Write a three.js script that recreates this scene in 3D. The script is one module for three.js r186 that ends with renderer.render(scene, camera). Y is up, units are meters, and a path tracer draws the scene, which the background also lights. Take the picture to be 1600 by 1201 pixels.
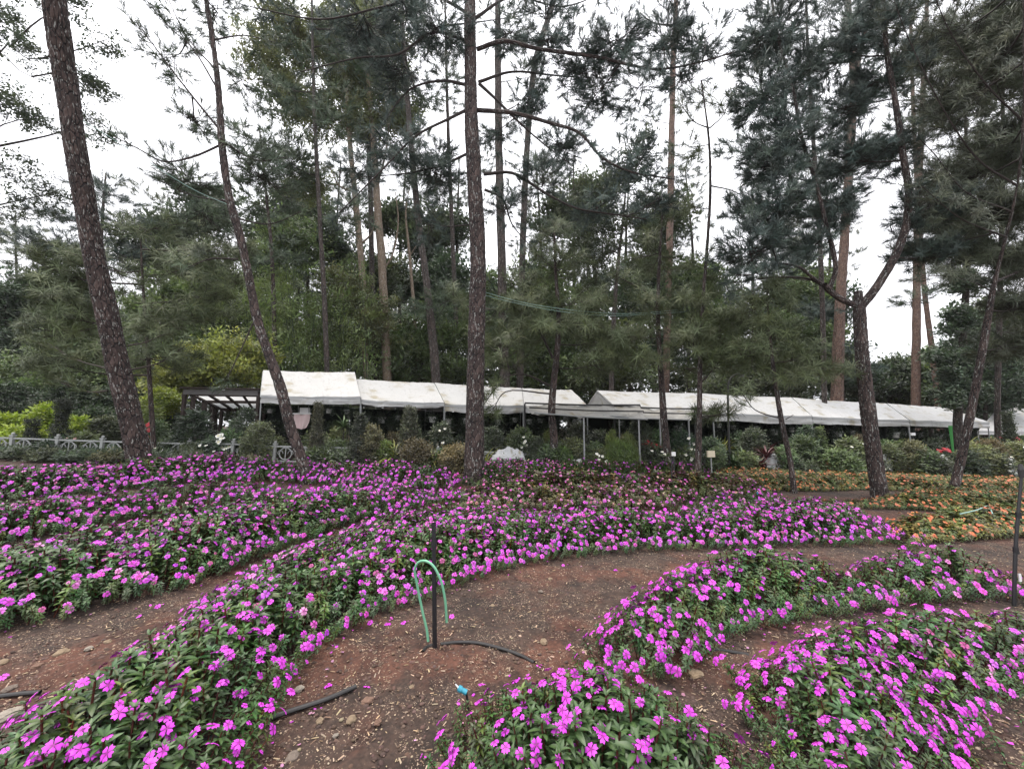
import * as THREE from 'three';
import { ImprovedNoise } from 'three/addons/math/ImprovedNoise.js';

// ---------------------------------------------------------------- camera, sky, sun, exposure
const F = 620, CX = 800, CY = 600.5, HORIZON = 668, EYE = 1.5;
const PITCH = Math.atan((HORIZON - CY) / F);
const scene = new THREE.Scene();
const camera = new THREE.PerspectiveCamera(2 * Math.atan(CY / F) * 180 / Math.PI, 1600 / 1201, 0.05, 900);
camera.position.set(0, EYE, 0);
camera.rotation.set(PITCH, 0, 0);
scene.add(camera);
const renderer = new THREE.WebGLRenderer({ antialias: true });
renderer.setSize(1024, 768);
renderer.toneMapping = THREE.LinearToneMapping;
renderer.toneMappingExposure = 1.9;
renderer.shadowMap.enabled = true;

const noise3 = new ImprovedNoise();
const N3 = (x, y, z) => noise3.noise(x, y, z);
{
  const W = 256, H = 128, data = new Float32Array(W * H * 4);
  for (let j = 0; j < H; j++) for (let i = 0; i < W; i++) {
    const el = (j + 0.5) / H * Math.PI - Math.PI / 2, az = i / W * Math.PI * 2;
    const cx = Math.cos(el) * Math.cos(az), cy = Math.sin(el), cz = Math.cos(el) * Math.sin(az);
    const cloud = 0.06 * N3(cx * 3 + 7, cy * 4, cz * 3) + 0.04 * N3(cx * 7, cy * 9 + 3, cz * 7);
    const l = 0.72 + 0.85 * Math.max(0, cy) + cloud, k = (j * W + i) * 4;
    data[k] = l * 0.98; data[k + 1] = l * 0.985; data[k + 2] = l * 1.035; data[k + 3] = 1;
  }
  const t = new THREE.DataTexture(data, W, H, THREE.RGBAFormat, THREE.FloatType);
  t.mapping = THREE.EquirectangularReflectionMapping; t.magFilter = THREE.LinearFilter; t.minFilter = THREE.LinearFilter; t.needsUpdate = true;
  scene.background = t; scene.environment = t;
}
const sun = new THREE.DirectionalLight(0xfff4e6, 1.5);
sun.position.set(-6, 22, -9); sun.target.position.set(0, 0, -8);
sun.castShadow = true; sun.shadow.radius = 30;
Object.assign(sun.shadow.camera, { left: -40, right: 40, top: 40, bottom: -40, near: 1, far: 90 });
sun.shadow.mapSize.set(2048, 2048);
scene.add(sun, sun.target);

// ---------------------------------------------------------------- helpers
let seedState = 12345;
function srand(s) { seedState = (s * 2654435761) >>> 0 || 1; }
function rnd() { seedState = (seedState + 0x6D2B79F5) >>> 0; let t = seedState; t = Math.imul(t ^ (t >>> 15), t | 1); t ^= t + Math.imul(t ^ (t >>> 7), t | 61); return ((t ^ (t >>> 14)) >>> 0) / 4294967296; }
const rr = (a, b) => a + (b - a) * rnd();
const gauss = () => (rnd() + rnd() + rnd() - 1.5) * 1.15;
const V = (x, y, z) => new THREE.Vector3(x, y, z);
const clamp = (x, a, b) => Math.min(b, Math.max(a, x));
const smooth = (a, b, x) => { const t = clamp((x - a) / (b - a), 0, 1); return t * t * (3 - 2 * t); };
const lin = (r, g, b) => new THREE.Color().setRGB(r, g, b);

function ray(px, py) {
  const y = -(py - CY) / F, c = Math.cos(PITCH), s = Math.sin(PITCH);
  return V((px - CX) / F, y * c + s, y * s - c);
}
const at = (px, py, d) => { const v = ray(px, py); return v.multiplyScalar(d / -v.z).add(V(0, EYE, 0)); };
// lie of the land: level near the path, falling gently to the right further back
const slopeAt = (x, z) => -0.034 * (clamp(x, -16, 24) + 2) * smooth(3, 11, -z) + 0.3 * smooth(5, 11.5, -z) + 0.9 * smooth(22, 60, -z);
function groundAt(x, z) {
  return slopeAt(x, z) + 0.035 * N3(x * 0.7, 3.1, z * 0.7) * smooth(0, 2, -z);
}
function gpt(px, py, h = 0) {
  const v = ray(px, py); let p = V(0, 0, 0), d = 3;
  for (let i = 0; i < 14; i++) { p = v.clone().multiplyScalar(d / -v.z); const t = (groundAt(p.x, p.z) + h - EYE) / v.y; if (!(t > 0)) { d = 30; continue; } d = 0.5 * d + 0.5 * Math.min(60, t * -v.z); }
  p = v.clone().multiplyScalar(d / -v.z).add(V(0, EYE, 0)); return p;
}
const names = {};
function numbered(n) { const k = names[n] = (names[n] ?? -1) + 1; return k ? n + '_' + String(k).padStart(3, '0') : n; }
function tag(o, label, category, group, kind) { o.userData = { label, category }; if (group) o.userData.group = group; if (kind) o.userData.kind = kind; return o; }
function thing(name, label, category, group) { const g = new THREE.Group(); g.name = numbered(name); scene.add(g); return tag(g, label, category, group); }
function part(name, geo, mat, parent, pos) {
  const m = new THREE.Mesh(geo, mat); m.castShadow = m.receiveShadow = true;
  m.name = parent === scene ? numbered(name) : name; if (pos) m.position.copy(pos); parent.add(m); return m;
}
function instanced(name, geo, mat, parent, list, kind) {   // list: {m: Matrix4, c: Color}
  const im = new THREE.InstancedMesh(geo, mat, Math.max(1, list.length));
  list.forEach((e, i) => { im.setMatrixAt(i, e.m); im.setColorAt(i, e.c); });
  im.count = list.length; im.castShadow = im.receiveShadow = true;
  im.name = parent === scene ? numbered(name) : name; if (kind) im.userData.kind = kind; parent.add(im); return im;
}
const ORD = ['first', 'second', 'third', 'fourth', 'fifth', 'sixth', 'seventh', 'eighth', 'ninth', 'tenth', 'eleventh', 'twelfth', 'thirteenth', 'fourteenth', 'fifteenth', 'sixteenth', 'seventeenth', 'eighteenth', 'nineteenth', 'twentieth', 'twenty-first', 'twenty-second', 'twenty-third', 'twenty-fourth', 'twenty-fifth', 'twenty-sixth', 'twenty-seventh', 'twenty-eighth', 'twenty-ninth', 'thirtieth'];

class Acc {                      // collects raw geometry for ONE mesh
  constructor() { this.p = []; this.n = []; this.u = []; this.c = []; this.i = []; }
  get count() { return this.p.length / 3; }
  vert(x, y, z, u = 0, v = 0, col) { this.p.push(x, y, z); this.u.push(u, v); if (col) this.c.push(col[0], col[1], col[2]); return this.count - 1; }
  tri(a, b, c) { this.i.push(a, b, c); }
  quad(a, b, c, d) { this.i.push(a, b, c, a, c, d); }
  box(cx, cy, cz, sx, sy, sz, M) {
    const g = new THREE.BoxGeometry(sx, sy, sz); g.translate(cx, cy, cz); if (M) g.applyMatrix4(M); return this.geo(g);
  }
  geo(g) {
    const b = this.count, p = g.attributes.position, u = g.attributes.uv;
    for (let k = 0; k < p.count; k++) this.vert(p.getX(k), p.getY(k), p.getZ(k), u ? u.getX(k) : 0, u ? u.getY(k) : 0);
    if (g.index) for (let k = 0; k < g.index.count; k++) this.i.push(b + g.index.getX(k)); else for (let k = 0; k < p.count; k++) this.i.push(b + k);
    return this;
  }
  bar(a, b, w, h = w) {          // square bar between two points
    const d = b.clone().sub(a), L = d.length(), q = new THREE.Quaternion().setFromUnitVectors(V(0, 1, 0), d.normalize());
    return this.box(0, 0, 0, w, L, h, new THREE.Matrix4().compose(a.clone().add(b).multiplyScalar(0.5), q, V(1, 1, 1)));
  }
  tube(pts, radii, seg = 6, rings = 0, rough = 0, tile = [0.8, 1.6]) {
    const curve = pts.length > 2 ? new THREE.CatmullRomCurve3(pts, false, 'centripetal') : new THREE.LineCurve3(pts[0], pts[1]);
    const n = rings || Math.max(1, (pts.length - 1) * 3), base = this.count;
    const P = []; for (let k = 0; k <= n; k++) P.push(curve.getPoint(k / n));
    let nrm = V(0, 0, 1), len = 0; const T0 = P[1].clone().sub(P[0]).normalize(); if (Math.abs(T0.z) > 0.9) nrm = V(1, 0, 0);
    const R0 = radii[0], reps = Math.max(1, Math.round(2 * Math.PI * R0 / tile[0]));
    for (let k = 0; k <= n; k++) {
      const T = P[Math.min(n, k + 1)].clone().sub(P[Math.max(0, k - 1)]).normalize();
      nrm.addScaledVector(T, -nrm.dot(T)).normalize(); const bin = T.clone().cross(nrm);
      const f = k / n * (radii.length - 1), i0 = Math.min(radii.length - 2, Math.floor(f)), r = radii[i0] + (radii[i0 + 1] - radii[i0]) * (f - i0);
      if (k) len += P[k].distanceTo(P[k - 1]);
      for (let s = 0; s <= seg; s++) {
        const a = s / seg * 2 * Math.PI, ca = Math.cos(a), sa = Math.sin(a);
        let q = r;
        if (rough) {
          const nx = ca * r, nz = sa * r, ridge = Math.abs(N3(nx * 14 + R0 * 50, len * 5, nz * 14));
          q += rough * (smooth(0.02, 0.2, ridge) - 0.6) + rough * 1.2 * N3(nx * 4, len * 1.3 + 9, nz * 4) + rough * 0.5 * N3(nx * 40, len * 25, nz * 40);
        }
        this.vert(P[k].x + (nrm.x * ca + bin.x * sa) * q, P[k].y + (nrm.y * ca + bin.y * sa) * q, P[k].z + (nrm.z * ca + bin.z * sa) * q, s / seg * reps, len / tile[1]);
      }
    }
    const w = seg + 1;
    for (let k = 0; k < n; k++) for (let s = 0; s < seg; s++) { const a = base + k * w + s; this.i.push(a, a + 1, a + w + 1, a, a + w + 1, a + w); }
    return this;
  }
  build() {
    const g = new THREE.BufferGeometry();
    g.setAttribute('position', new THREE.Float32BufferAttribute(this.p, 3)); g.setAttribute('uv', new THREE.Float32BufferAttribute(this.u, 2));
    if (this.c.length === this.p.length && this.c.length) g.setAttribute('color', new THREE.Float32BufferAttribute(this.c, 3));
    g.setIndex(this.i); g.computeVertexNormals(); return g;
  }
}

// ---------------------------------------------------------------- textures
function hash2(x, y, s) { let h = Math.imul(x, 374761393) ^ Math.imul(y, 668265263) ^ Math.imul(s, 2147483647 ^ 0x5bd1e995); h = Math.imul(h ^ (h >>> 13), 1274126177); return ((h ^ (h >>> 16)) >>> 0) / 4294967296; }
function pnoise(x, y, per, s) { const xi = Math.floor(x), yi = Math.floor(y), fx = x - xi, fy = y - yi, m = (a) => ((a % per) + per) % per, u = fx * fx * (3 - 2 * fx), v = fy * fy * (3 - 2 * fy); const a = hash2(m(xi), m(yi), s), b = hash2(m(xi + 1), m(yi), s), c = hash2(m(xi), m(yi + 1), s), d = hash2(m(xi + 1), m(yi + 1), s); return a + (b - a) * u + (c - a) * v + (a - b - c + d) * u * v; }
function pfbm(u, v, f, oct, s) { let r = 0, a = 0.5, t = 0; for (let o = 0; o < oct; o++) { r += a * pnoise(u * f, v * f, f, s + o); t += a; a *= 0.55; f *= 2; } return r / t; }
function worley(u, v, fx, fy, s) { const x = u * fx, y = v * fy, xi = Math.floor(x), yi = Math.floor(y); let d1 = 9, d2 = 9, id = 0; for (let j = -1; j < 2; j++) for (let i = -1; i < 2; i++) { const cx = ((xi + i) % fx + fx) % fx, cy = ((yi + j) % fy + fy) % fy; const dx = xi + i + hash2(cx, cy, s) - x, dy = yi + j + hash2(cx, cy, s + 1) - y, d = Math.hypot(dx, dy); if (d < d1) { d2 = d1; d1 = d; id = hash2(cx, cy, s + 2); } else if (d < d2) d2 = d; } return [d1, d2, id]; }
function dataTex(W, H, fn, srgb) {
  const a = new Uint8Array(W * H * 4);
  for (let j = 0; j < H; j++) for (let i = 0; i < W; i++) { const c = fn(i / W, j / H), k = (j * W + i) * 4; for (let q = 0; q < 3; q++) a[k + q] = clamp(Math.round(c[q] * 255), 0, 255); a[k + 3] = 255; }
  const t = new THREE.DataTexture(a, W, H); t.wrapS = t.wrapT = THREE.RepeatWrapping; t.magFilter = THREE.LinearFilter; t.minFilter = THREE.LinearMipmapLinearFilter; t.generateMipmaps = true; if (srgb) t.colorSpace = THREE.SRGBColorSpace; t.needsUpdate = true; return t;
}
const toS = (l) => l <= 0.0031308 ? 12.92 * l : 1.055 * Math.pow(l, 1 / 2.4) - 0.055;
function barkTex(plate, crack, lichen, s) {
  const h = (u, v) => { const w = worley(u + 0.09 * pfbm(u, v, 8, 3, s), v + 0.07 * pfbm(u, v, 6, 3, s + 3), 9, 8, s), br = smooth(0.3, 0.62, pfbm(u, v, 7, 4, s + 60)), e = 1 - (1 - smooth(0.02, 0.26, w[1] - w[0])) * (0.25 + 0.75 * br); return [e, w[2], pfbm(u, v, 16, 4, s + 9)]; };
  const map = dataTex(512, 512, (u, v) => {
    const [e, id, f] = h(u, v), sp = pfbm(u, v, 30, 2, s + 20), li = smooth(0.7, 0.76, sp) * lichen, big = pfbm(u, v, 3, 3, s + 40), k = e * (0.5 + 0.7 * id) * (0.4 + 1.2 * f) * (0.45 + 1.1 * big);
    return [0, 1, 2].map(q => toS(clamp((crack[q] + (plate[q] - crack[q]) * k) * (1 - li) + li * [0.42, 0.43, 0.4][q], 0, 1)));
  }, true);
  const bump = dataTex(512, 512, (u, v) => { const [e, id, f] = h(u, v), k = e * (0.65 + 0.25 * id) * 0.75 + 0.25 * f; return [k, k, k]; });
  return new THREE.MeshStandardMaterial({ map, bumpMap: bump, bumpScale: 0.03, roughness: 0.93, side: THREE.DoubleSide });
}
const M = {};
M.barkPine = barkTex([0.056, 0.038, 0.033], [0.006, 0.004, 0.004], 0.5, 11);
M.barkRed = barkTex([0.17, 0.107, 0.083], [0.06, 0.035, 0.028], 0.35, 31);
M.barkPale = barkTex([0.21, 0.16, 0.115], [0.12, 0.085, 0.06], 0.5, 51);
M.barkDark = barkTex([0.055, 0.041, 0.035], [0.012, 0.009, 0.008], 0.3, 71);
M.twig = new THREE.MeshStandardMaterial({ color: lin(0.035, 0.027, 0.024), roughness: 0.95, side: THREE.DoubleSide });
M.leaf = new THREE.MeshStandardMaterial({ color: 0xffffff, vertexColors: true, roughness: 0.48, side: THREE.DoubleSide });
M.needle = new THREE.MeshStandardMaterial({ color: 0xffffff, roughness: 0.6, side: THREE.DoubleSide });
M.broad = new THREE.MeshPhysicalMaterial({ color: 0xffffff, roughness: 0.95, transmission: 0.35, thickness: 0, side: THREE.DoubleSide });
M.petal = new THREE.MeshPhysicalMaterial({ color: 0xffffff, vertexColors: true, roughness: 0.6, side: THREE.DoubleSide });
const soilH = (u, v) => 0.55 * pfbm(u, v, 6, 6, 101) + 0.45 * pfbm(u, v, 48, 3, 111);
M.soil = new THREE.MeshStandardMaterial({
  map: dataTex(1024, 1024, (u, v) => {
    const a = pfbm(u, v, 4, 6, 101), b = pfbm(u, v, 90, 2, 121), red = smooth(0.45, 0.65, pfbm(u, v, 3, 4, 141)), chip = smooth(0.80, 0.86, pnoise(u * 260, v * 260, 260, 151)) * smooth(0.35, 0.6, pfbm(u, v, 14, 3, 155)), dark = smooth(0.5, 0.3, pfbm(u, v, 10, 4, 161));
    let k = (0.45 + 1.0 * a) * (0.5 + 1.0 * b) * (1 - 0.45 * dark);
    const c = [0.043 + 0.029 * red, 0.026 + 0.004 * red, 0.019];
    return c.map((x, q) => toS(clamp(x * k * (1 - chip) + chip * [0.32, 0.24, 0.17][q], 0, 1)));
  }, true),
  bumpMap: dataTex(1024, 1024, (u, v) => { const k = soilH(u, v); return [k, k, k]; }), bumpScale: 0.02, roughness: 0.97, side: THREE.DoubleSide
});
M.tarp = new THREE.MeshStandardMaterial({
  map: dataTex(1024, 1024, (u, v) => {
    const a = pfbm(u, v, 5, 5, 201), st = smooth(0.52, 0.78, pfbm(u, v, 8, 5, 221)), fine = smooth(0.62, 0.8, pfbm(u, v, 60, 3, 231)), streak = smooth(0.55, 0.8, pfbm(u, v * 0.25, 40, 3, 261) * 0.6 + 0.4 * a), spot = smooth(0.93, 0.97, pnoise(u * 70, v * 70, 70, 241));
    const c = [0.47, 0.47, 0.46].map((x, q) => x * (0.86 + 0.16 * a) * (1 - st * [0.3, 0.36, 0.5][q]) * (1 - 0.18 * streak) * (1 - 0.25 * fine * st) * (1 - 0.65 * spot));
    return c.map(toS);
  }, true), roughness: 0.55, side: THREE.DoubleSide
});
M.sheet = M.tarp.clone(); M.sheet.color = lin(0.95, 0.97, 1);
M.greyTarp = M.tarp.clone(); M.greyTarp.color = lin(0.75, 0.73, 0.69);
M.pole = new THREE.MeshStandardMaterial({ color: lin(0.3, 0.31, 0.31), roughness: 0.5, metalness: 0.5 });
M.darkPole = new THREE.MeshStandardMaterial({ color: lin(0.03, 0.03, 0.03), roughness: 0.6 });
M.black = new THREE.MeshStandardMaterial({ color: lin(0.012, 0.012, 0.014), roughness: 0.5 });
M.blackPipe = new THREE.MeshStandardMaterial({ color: lin(0.018, 0.017, 0.017), roughness: 0.55, bumpMap: M.soil.bumpMap, bumpScale: 0.002 });
M.hose = new THREE.MeshPhysicalMaterial({ color: lin(0.16, 0.42, 0.26), roughness: 0.35, clearcoat: 0.3 });
M.blue = new THREE.MeshStandardMaterial({ color: lin(0.04, 0.28, 0.38), roughness: 0.4 });
M.white = new THREE.MeshStandardMaterial({ color: lin(0.74, 0.74, 0.72), roughness: 0.6 });
M.fence = new THREE.MeshStandardMaterial({ color: lin(0.3, 0.31, 0.3), roughness: 0.7 });
M.cream = new THREE.MeshStandardMaterial({ color: lin(0.68, 0.6, 0.44), roughness: 0.6 });
M.wood = new THREE.MeshStandardMaterial({ color: lin(0.14, 0.135, 0.13), roughness: 0.85, bumpMap: M.barkPine.bumpMap, bumpScale: 0.004 });
M.woodDark = new THREE.MeshStandardMaterial({ color: lin(0.04, 0.028, 0.024), roughness: 0.85 });
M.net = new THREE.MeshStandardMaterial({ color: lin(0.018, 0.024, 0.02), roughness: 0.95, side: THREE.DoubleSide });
M.terracotta = new THREE.MeshStandardMaterial({ color: lin(0.26, 0.085, 0.045), roughness: 0.8 });
M.blackPot = new THREE.MeshStandardMaterial({ color: lin(0.02, 0.02, 0.02), roughness: 0.6 });
M.whitePot = new THREE.MeshStandardMaterial({ color: lin(0.65, 0.65, 0.63), roughness: 0.55 });
M.green = new THREE.MeshStandardMaterial({ color: lin(0.05, 0.3, 0.06), roughness: 0.7, side: THREE.DoubleSide });
M.pinkCloth = new THREE.MeshStandardMaterial({ color: lin(0.62, 0.48, 0.47), roughness: 0.9, side: THREE.DoubleSide });
M.wire = new THREE.MeshStandardMaterial({ color: lin(0.22, 0.36, 0.32), roughness: 0.5 });
M.stone = [[0.27, 0.2, 0.13], [0.32, 0.28, 0.23], [0.2, 0.12, 0.085], [0.2, 0.16, 0.13]].map(c => new THREE.MeshStandardMaterial({ color: lin(...c), roughness: 0.9, bumpMap: M.soil.bumpMap, bumpScale: 0.01 }));

// ---------------------------------------------------------------- ground
{
  const xs = [], zs = [];
  for (let x = 0; x < 3.6; x += 0.035) xs.push(x);
  for (let x = 3.6, s = 0.05; x < 420; x += s, s *= 1.09) xs.push(x);
  const X = [...xs.slice(1).map(x => -x).reverse(), ...xs];
  for (let z = 4; z > -0.9; z -= 0.5) zs.push(z);
  for (let z = -0.9; z > -4.6; z -= 0.032) zs.push(z);
  for (let z = -4.6, s = 0.045; z > -420; z -= s, s *= 1.05) zs.push(z);
  const a = new Acc();
  for (const z of zs) for (const x of X) {
    const near = smooth(9, 4, Math.hypot(x, z));
    const clod = near * (0.014 * N3(x * 4.5, 1.7, z * 4.5) + 0.02 * Math.max(0, N3(x * 9, 8.2, z * 9)) + 0.012 * N3(x * 17, 4.4, z * 17));
    a.vert(x, groundAt(x, z) + clod, z, x / 1.6 + 0.12 * N3(x * 0.3, 0, z * 0.3), z / 1.6);
  }
  const w = X.length;
  for (let j = 0; j < zs.length - 1; j++) for (let i = 0; i < w - 1; i++) { const k = j * w + i; a.quad(k, k + 1, k + w + 1, k + w); }
  tag(part('ground', a.build(), M.soil, scene), 'bare reddish brown garden soil between the flower beds', 'soil', null, 'structure');
}

// ---------------------------------------------------------------- plant pieces
function addLeaf(a, M4, len, wid, colA, colB, bend = 0.35, fold = 0.25) {   // lance-shaped leaf along +y, bending back
  const b = a.count, rows = [[0, 0.06], [0.25, 0.78], [0.5, 1], [0.78, 0.62], [1, 0]], v = V(0, 0, 0);
  rows.forEach(([t, w], r) => {
    const y = len * (t - bend * 0.25 * t * t), z = -bend * len * t * t, hw = wid * 0.5 * w;
    const put = (x, zz, c) => { v.set(x, y, zz).applyMatrix4(M4); a.vert(v.x, v.y, v.z, 0, 0, c); };
    if (r === 4) put(0, z, colA); else { put(-hw, z + fold * hw, colA); put(0, z, colB); put(hw, z + fold * hw, colA); }
  });
  for (let r = 0; r < 3; r++) { const k = b + r * 3; a.quad(k, k + 1, k + 4, k + 3); a.quad(k + 1, k + 2, k + 5, k + 4); }
  a.tri(b + 9, b + 10, b + 12); a.tri(b + 10, b + 11, b + 12);
}
const mat4 = (p, q, s = 1) => new THREE.Matrix4().compose(p, q, V(s, s, s));
const euler = (x, y, z) => new THREE.Quaternion().setFromEuler(new THREE.Euler(x, y, z, 'YXZ'));
function shootGeo(seed, whorls, stemCol, g1, g2) {        // unit height shoot: stem and whorls of leaves
  srand(seed); const a = new Acc();
  const lean = [rr(-0.05, 0.05), rr(-0.05, 0.05)], sx = (t) => lean[0] * Math.sin(t * 2.5), sz = (t) => lean[1] * Math.sin(t * 2.1);
  for (let k = 0; k <= 3; k++) { const t = k / 3; for (let s = 0; s < 3; s++) { const an = s / 3 * 6.283; a.vert(sx(t) + Math.cos(an) * 0.013, t, sz(t) + Math.sin(an) * 0.013, 0, 0, stemCol); } }
  for (let k = 0; k < 3; k++) for (let s = 0; s < 3; s++) { const b = k * 3, n = (s + 1) % 3; a.quad(b + s, b + n, b + 3 + n, b + 3 + s); }
  for (const [t, n, len, tilt] of whorls) {
    const off = rnd() * 6.28;
    for (let k = 0; k < n; k++) {
      const az = off + k / n * 6.283 + rr(-0.25, 0.25), L = len * rr(0.75, 1.2), tl = tilt + rr(-0.25, 0.25), sh = rr(0.8, 1.2);
      const q = euler(0, az, 0).multiply(new THREE.Quaternion().setFromAxisAngle(V(1, 0, 0), -tl)).multiply(new THREE.Quaternion().setFromAxisAngle(V(0, 1, 0), rr(-0.35, 0.35)));
      addLeaf(a, mat4(V(sx(t), t + rr(-0.03, 0.03), sz(t)), q), L, L * rr(0.3, 0.38), g1.map(c => c * sh), g2.map(c => c * sh), rr(0.2, 0.6), 0.3);
    }
  }
  return a.build();
}
const RED_STEM = [0.09, 0.022, 0.018], GL = [0.03, 0.066, 0.017], GM = [0.06, 0.105, 0.032];
const shootGeos = [1, 2, 3, 4].map(s => shootGeo(s * 17, [[0.3, 4, 0.15, 1.5], [0.48, 5, 0.17, 1.45], [0.64, 5, 0.18, 1.4], [0.78, 6, 0.18, 1.3], [0.9, 6, 0.17, 1.1], [0.99, 5, 0.11, 0.7]], RED_STEM, GL, GM));
const lowGeos = [5, 6].map(s => shootGeo(s * 19, [[0.35, 4, 0.26, 1.4], [0.6, 5, 0.32, 1.3], [0.85, 5, 0.32, 1.1], [0.98, 4, 0.22, 0.7]], [0.07, 0.05, 0.02], [0.07, 0.085, 0.022], [0.1, 0.115, 0.03]));
const leggyGeos = [7, 8].map(s => shootGeo(s * 23, [[0.52, 4, 0.2, 1.45], [0.7, 5, 0.24, 1.35], [0.85, 6, 0.26, 1.15], [0.97, 5, 0.2, 0.8]], [0.13, 0.035, 0.025], [0.055, 0.06, 0.024], [0.09, 0.09, 0.035]));
function flowerGeo(seed, col, eye, n = 5, notch = 0.17) {
  srand(seed); const a = new Acc();
  const c0 = a.vert(0, 0, 0, 0, 0, eye);
  for (let k = 0; k < n; k++) {
    const an = k / n * 6.283 + rr(-0.09, 0.09), R = rr(0.88, 1.08), up = rr(-0.12, 0.12), sh = rr(0.86, 1.1), ca = Math.cos(an), sa = Math.sin(an), col2 = col.map(x => Math.min(1, x * sh));
    const put = (r, w, y, c) => a.vert((ca * r - sa * w) * R, y, (sa * r + ca * w) * R, 0, 0, c);
    const A = put(0.16, -0.08, 0.01, eye), B = put(0.16, 0.08, 0.01, eye), C = put(0.62, -0.37, up * 0.6 - 0.02, col2), D = put(0.62, 0.37, up * 0.6 - 0.05, col2), E = put(0.95, -0.31, up - 0.14, col2), G = put(0.95, 0.31, up - 0.16, col2), H = put(1 - notch, 0, up - 0.05, col2), I = put(0.6, 0, up * 0.6 + 0.05, col2);
    a.tri(c0, A, B); a.tri(A, C, I); a.tri(A, I, B); a.tri(B, I, D); a.tri(C, E, I); a.tri(E, H, I); a.tri(H, G, I); a.tri(G, D, I);
  }
  return a.build();
}
const PURPLE = [[0.6, 0.045, 0.6], [0.66, 0.06, 0.62], [0.55, 0.035, 0.58]];
const purpleGeos = PURPLE.map((c, k) => flowerGeo(301 + k, c, [0.3, 0.01, 0.25]));
const pinkGeos = [[0.62, 0.1, 0.42], [0.66, 0.16, 0.45]].map((c, k) => flowerGeo(311 + k, c, [0.4, 0.03, 0.2]));
const orangeGeos = [[0.62, 0.19, 0.08], [0.64, 0.25, 0.13], [0.55, 0.13, 0.06]].map((c, k) => flowerGeo(321 + k, c, [0.5, 0.1, 0.03]));
const whiteFlower = flowerGeo(331, [0.75, 0.75, 0.7], [0.6, 0.55, 0.3], 6, 0.05);
const redFlower = flowerGeo(341, [0.3, 0.014, 0.02], [0.35, 0.01, 0.02], 7, -0.05);
const pinkRose = flowerGeo(345, [0.7, 0.42, 0.4], [0.6, 0.3, 0.3], 6, 0.02);

function tuftGeo(seed, n, len, w, droop = 0.15, axis = 0.12) {         // pine needles round a twig end, along +y
  srand(seed); const a = new Acc(), q = new THREE.Quaternion(), v = V(0, 0, 0);
  for (let k = 0; k < n; k++) {
    const t = k / n, az = k * 2.4 + rr(-0.4, 0.4), th = rr(0.25, 1.15) * (1.1 - 0.5 * t), L = len * rr(0.7, 1.15), y0 = axis * t;
    q.setFromEuler(new THREE.Euler(0, az, 0)).multiply(new THREE.Quaternion().setFromAxisAngle(V(1, 0, 0), th));
    const wa = w * 0.5, pts = [[-wa, 0, 0], [wa, 0, 0], [-wa * 0.8, L * 0.5, droop * L * 0.12], [wa * 0.8, L * 0.5, droop * L * 0.12], [0, L * 0.97, droop * L * 0.6]];
    const b = a.count; for (const p of pts) { v.set(...p).applyQuaternion(q); a.vert(v.x, v.y + y0, v.z); }
    a.quad(b, b + 1, b + 3, b + 2); a.tri(b + 2, b + 3, b + 4);
  }
  return a.build();
}
const tuftNear = tuftGeo(401, 20, 0.2, 0.0105, 0.8), tuftFine = tuftGeo(402, 15, 0.22, 0.0105, 1.3), tuftFar = tuftGeo(403, 17, 0.38, 0.024, 0.7, 0.2);
function clusterGeo(seed, n, R, len, wid, hang = 0) {                   // leaves of a small spray
  srand(seed); const a = new Acc();
  for (let k = 0; k < n; k++) {
    const p = V(gauss(), gauss() * 0.8, gauss()).multiplyScalar(R * 0.55), q = euler(rr(0.6, 2.2) + hang, rr(0, 6.28), rr(-0.5, 0.5)), L = len * rr(0.7, 1.25), W = wid * rr(0.8, 1.2), v = V(0, 0, 0), b = a.count;
    for (const [x, y, z] of [[0, 0, 0], [-W / 2, L * 0.45, W * 0.15], [W / 2, L * 0.45, W * 0.15], [0, L, -L * 0.12], [0, L * 0.5, 0]]) { v.set(x, y, z).applyQuaternion(q).add(p); a.vert(v.x, v.y, v.z); }
    a.tri(b, b + 1, b + 4); a.tri(b, b + 4, b + 2); a.tri(b + 1, b + 3, b + 4); a.tri(b + 4, b + 3, b + 2);
  }
  return a.build();
}
const sprayBig = clusterGeo(501, 22, 0.42, 0.2, 0.085), sprayMid = clusterGeo(502, 22, 0.26, 0.11, 0.05), sprayFar = clusterGeo(503, 26, 0.7, 0.3, 0.15), sprayBamboo = clusterGeo(504, 26, 0.4, 0.24, 0.035, 0.7), sprayTiny = clusterGeo(505, 24, 0.13, 0.05, 0.024), sprayRound = clusterGeo(506, 18, 0.28, 0.12, 0.1), sprayFeather = clusterGeo(507, 26, 0.12, 0.11, 0.014), sprayBush = clusterGeo(508, 18, 0.16, 0.09, 0.04);
const varied = (c, s = 0.25) => { const k = 1 + rr(-s, s); return lin(c[0] * k * rr(0.92, 1.1), c[1] * k, c[2] * k * rr(0.85, 1.15)); };
const turn = () => euler(rr(-0.5, 0.5), rr(0, 6.28), rr(-0.5, 0.5));

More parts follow.
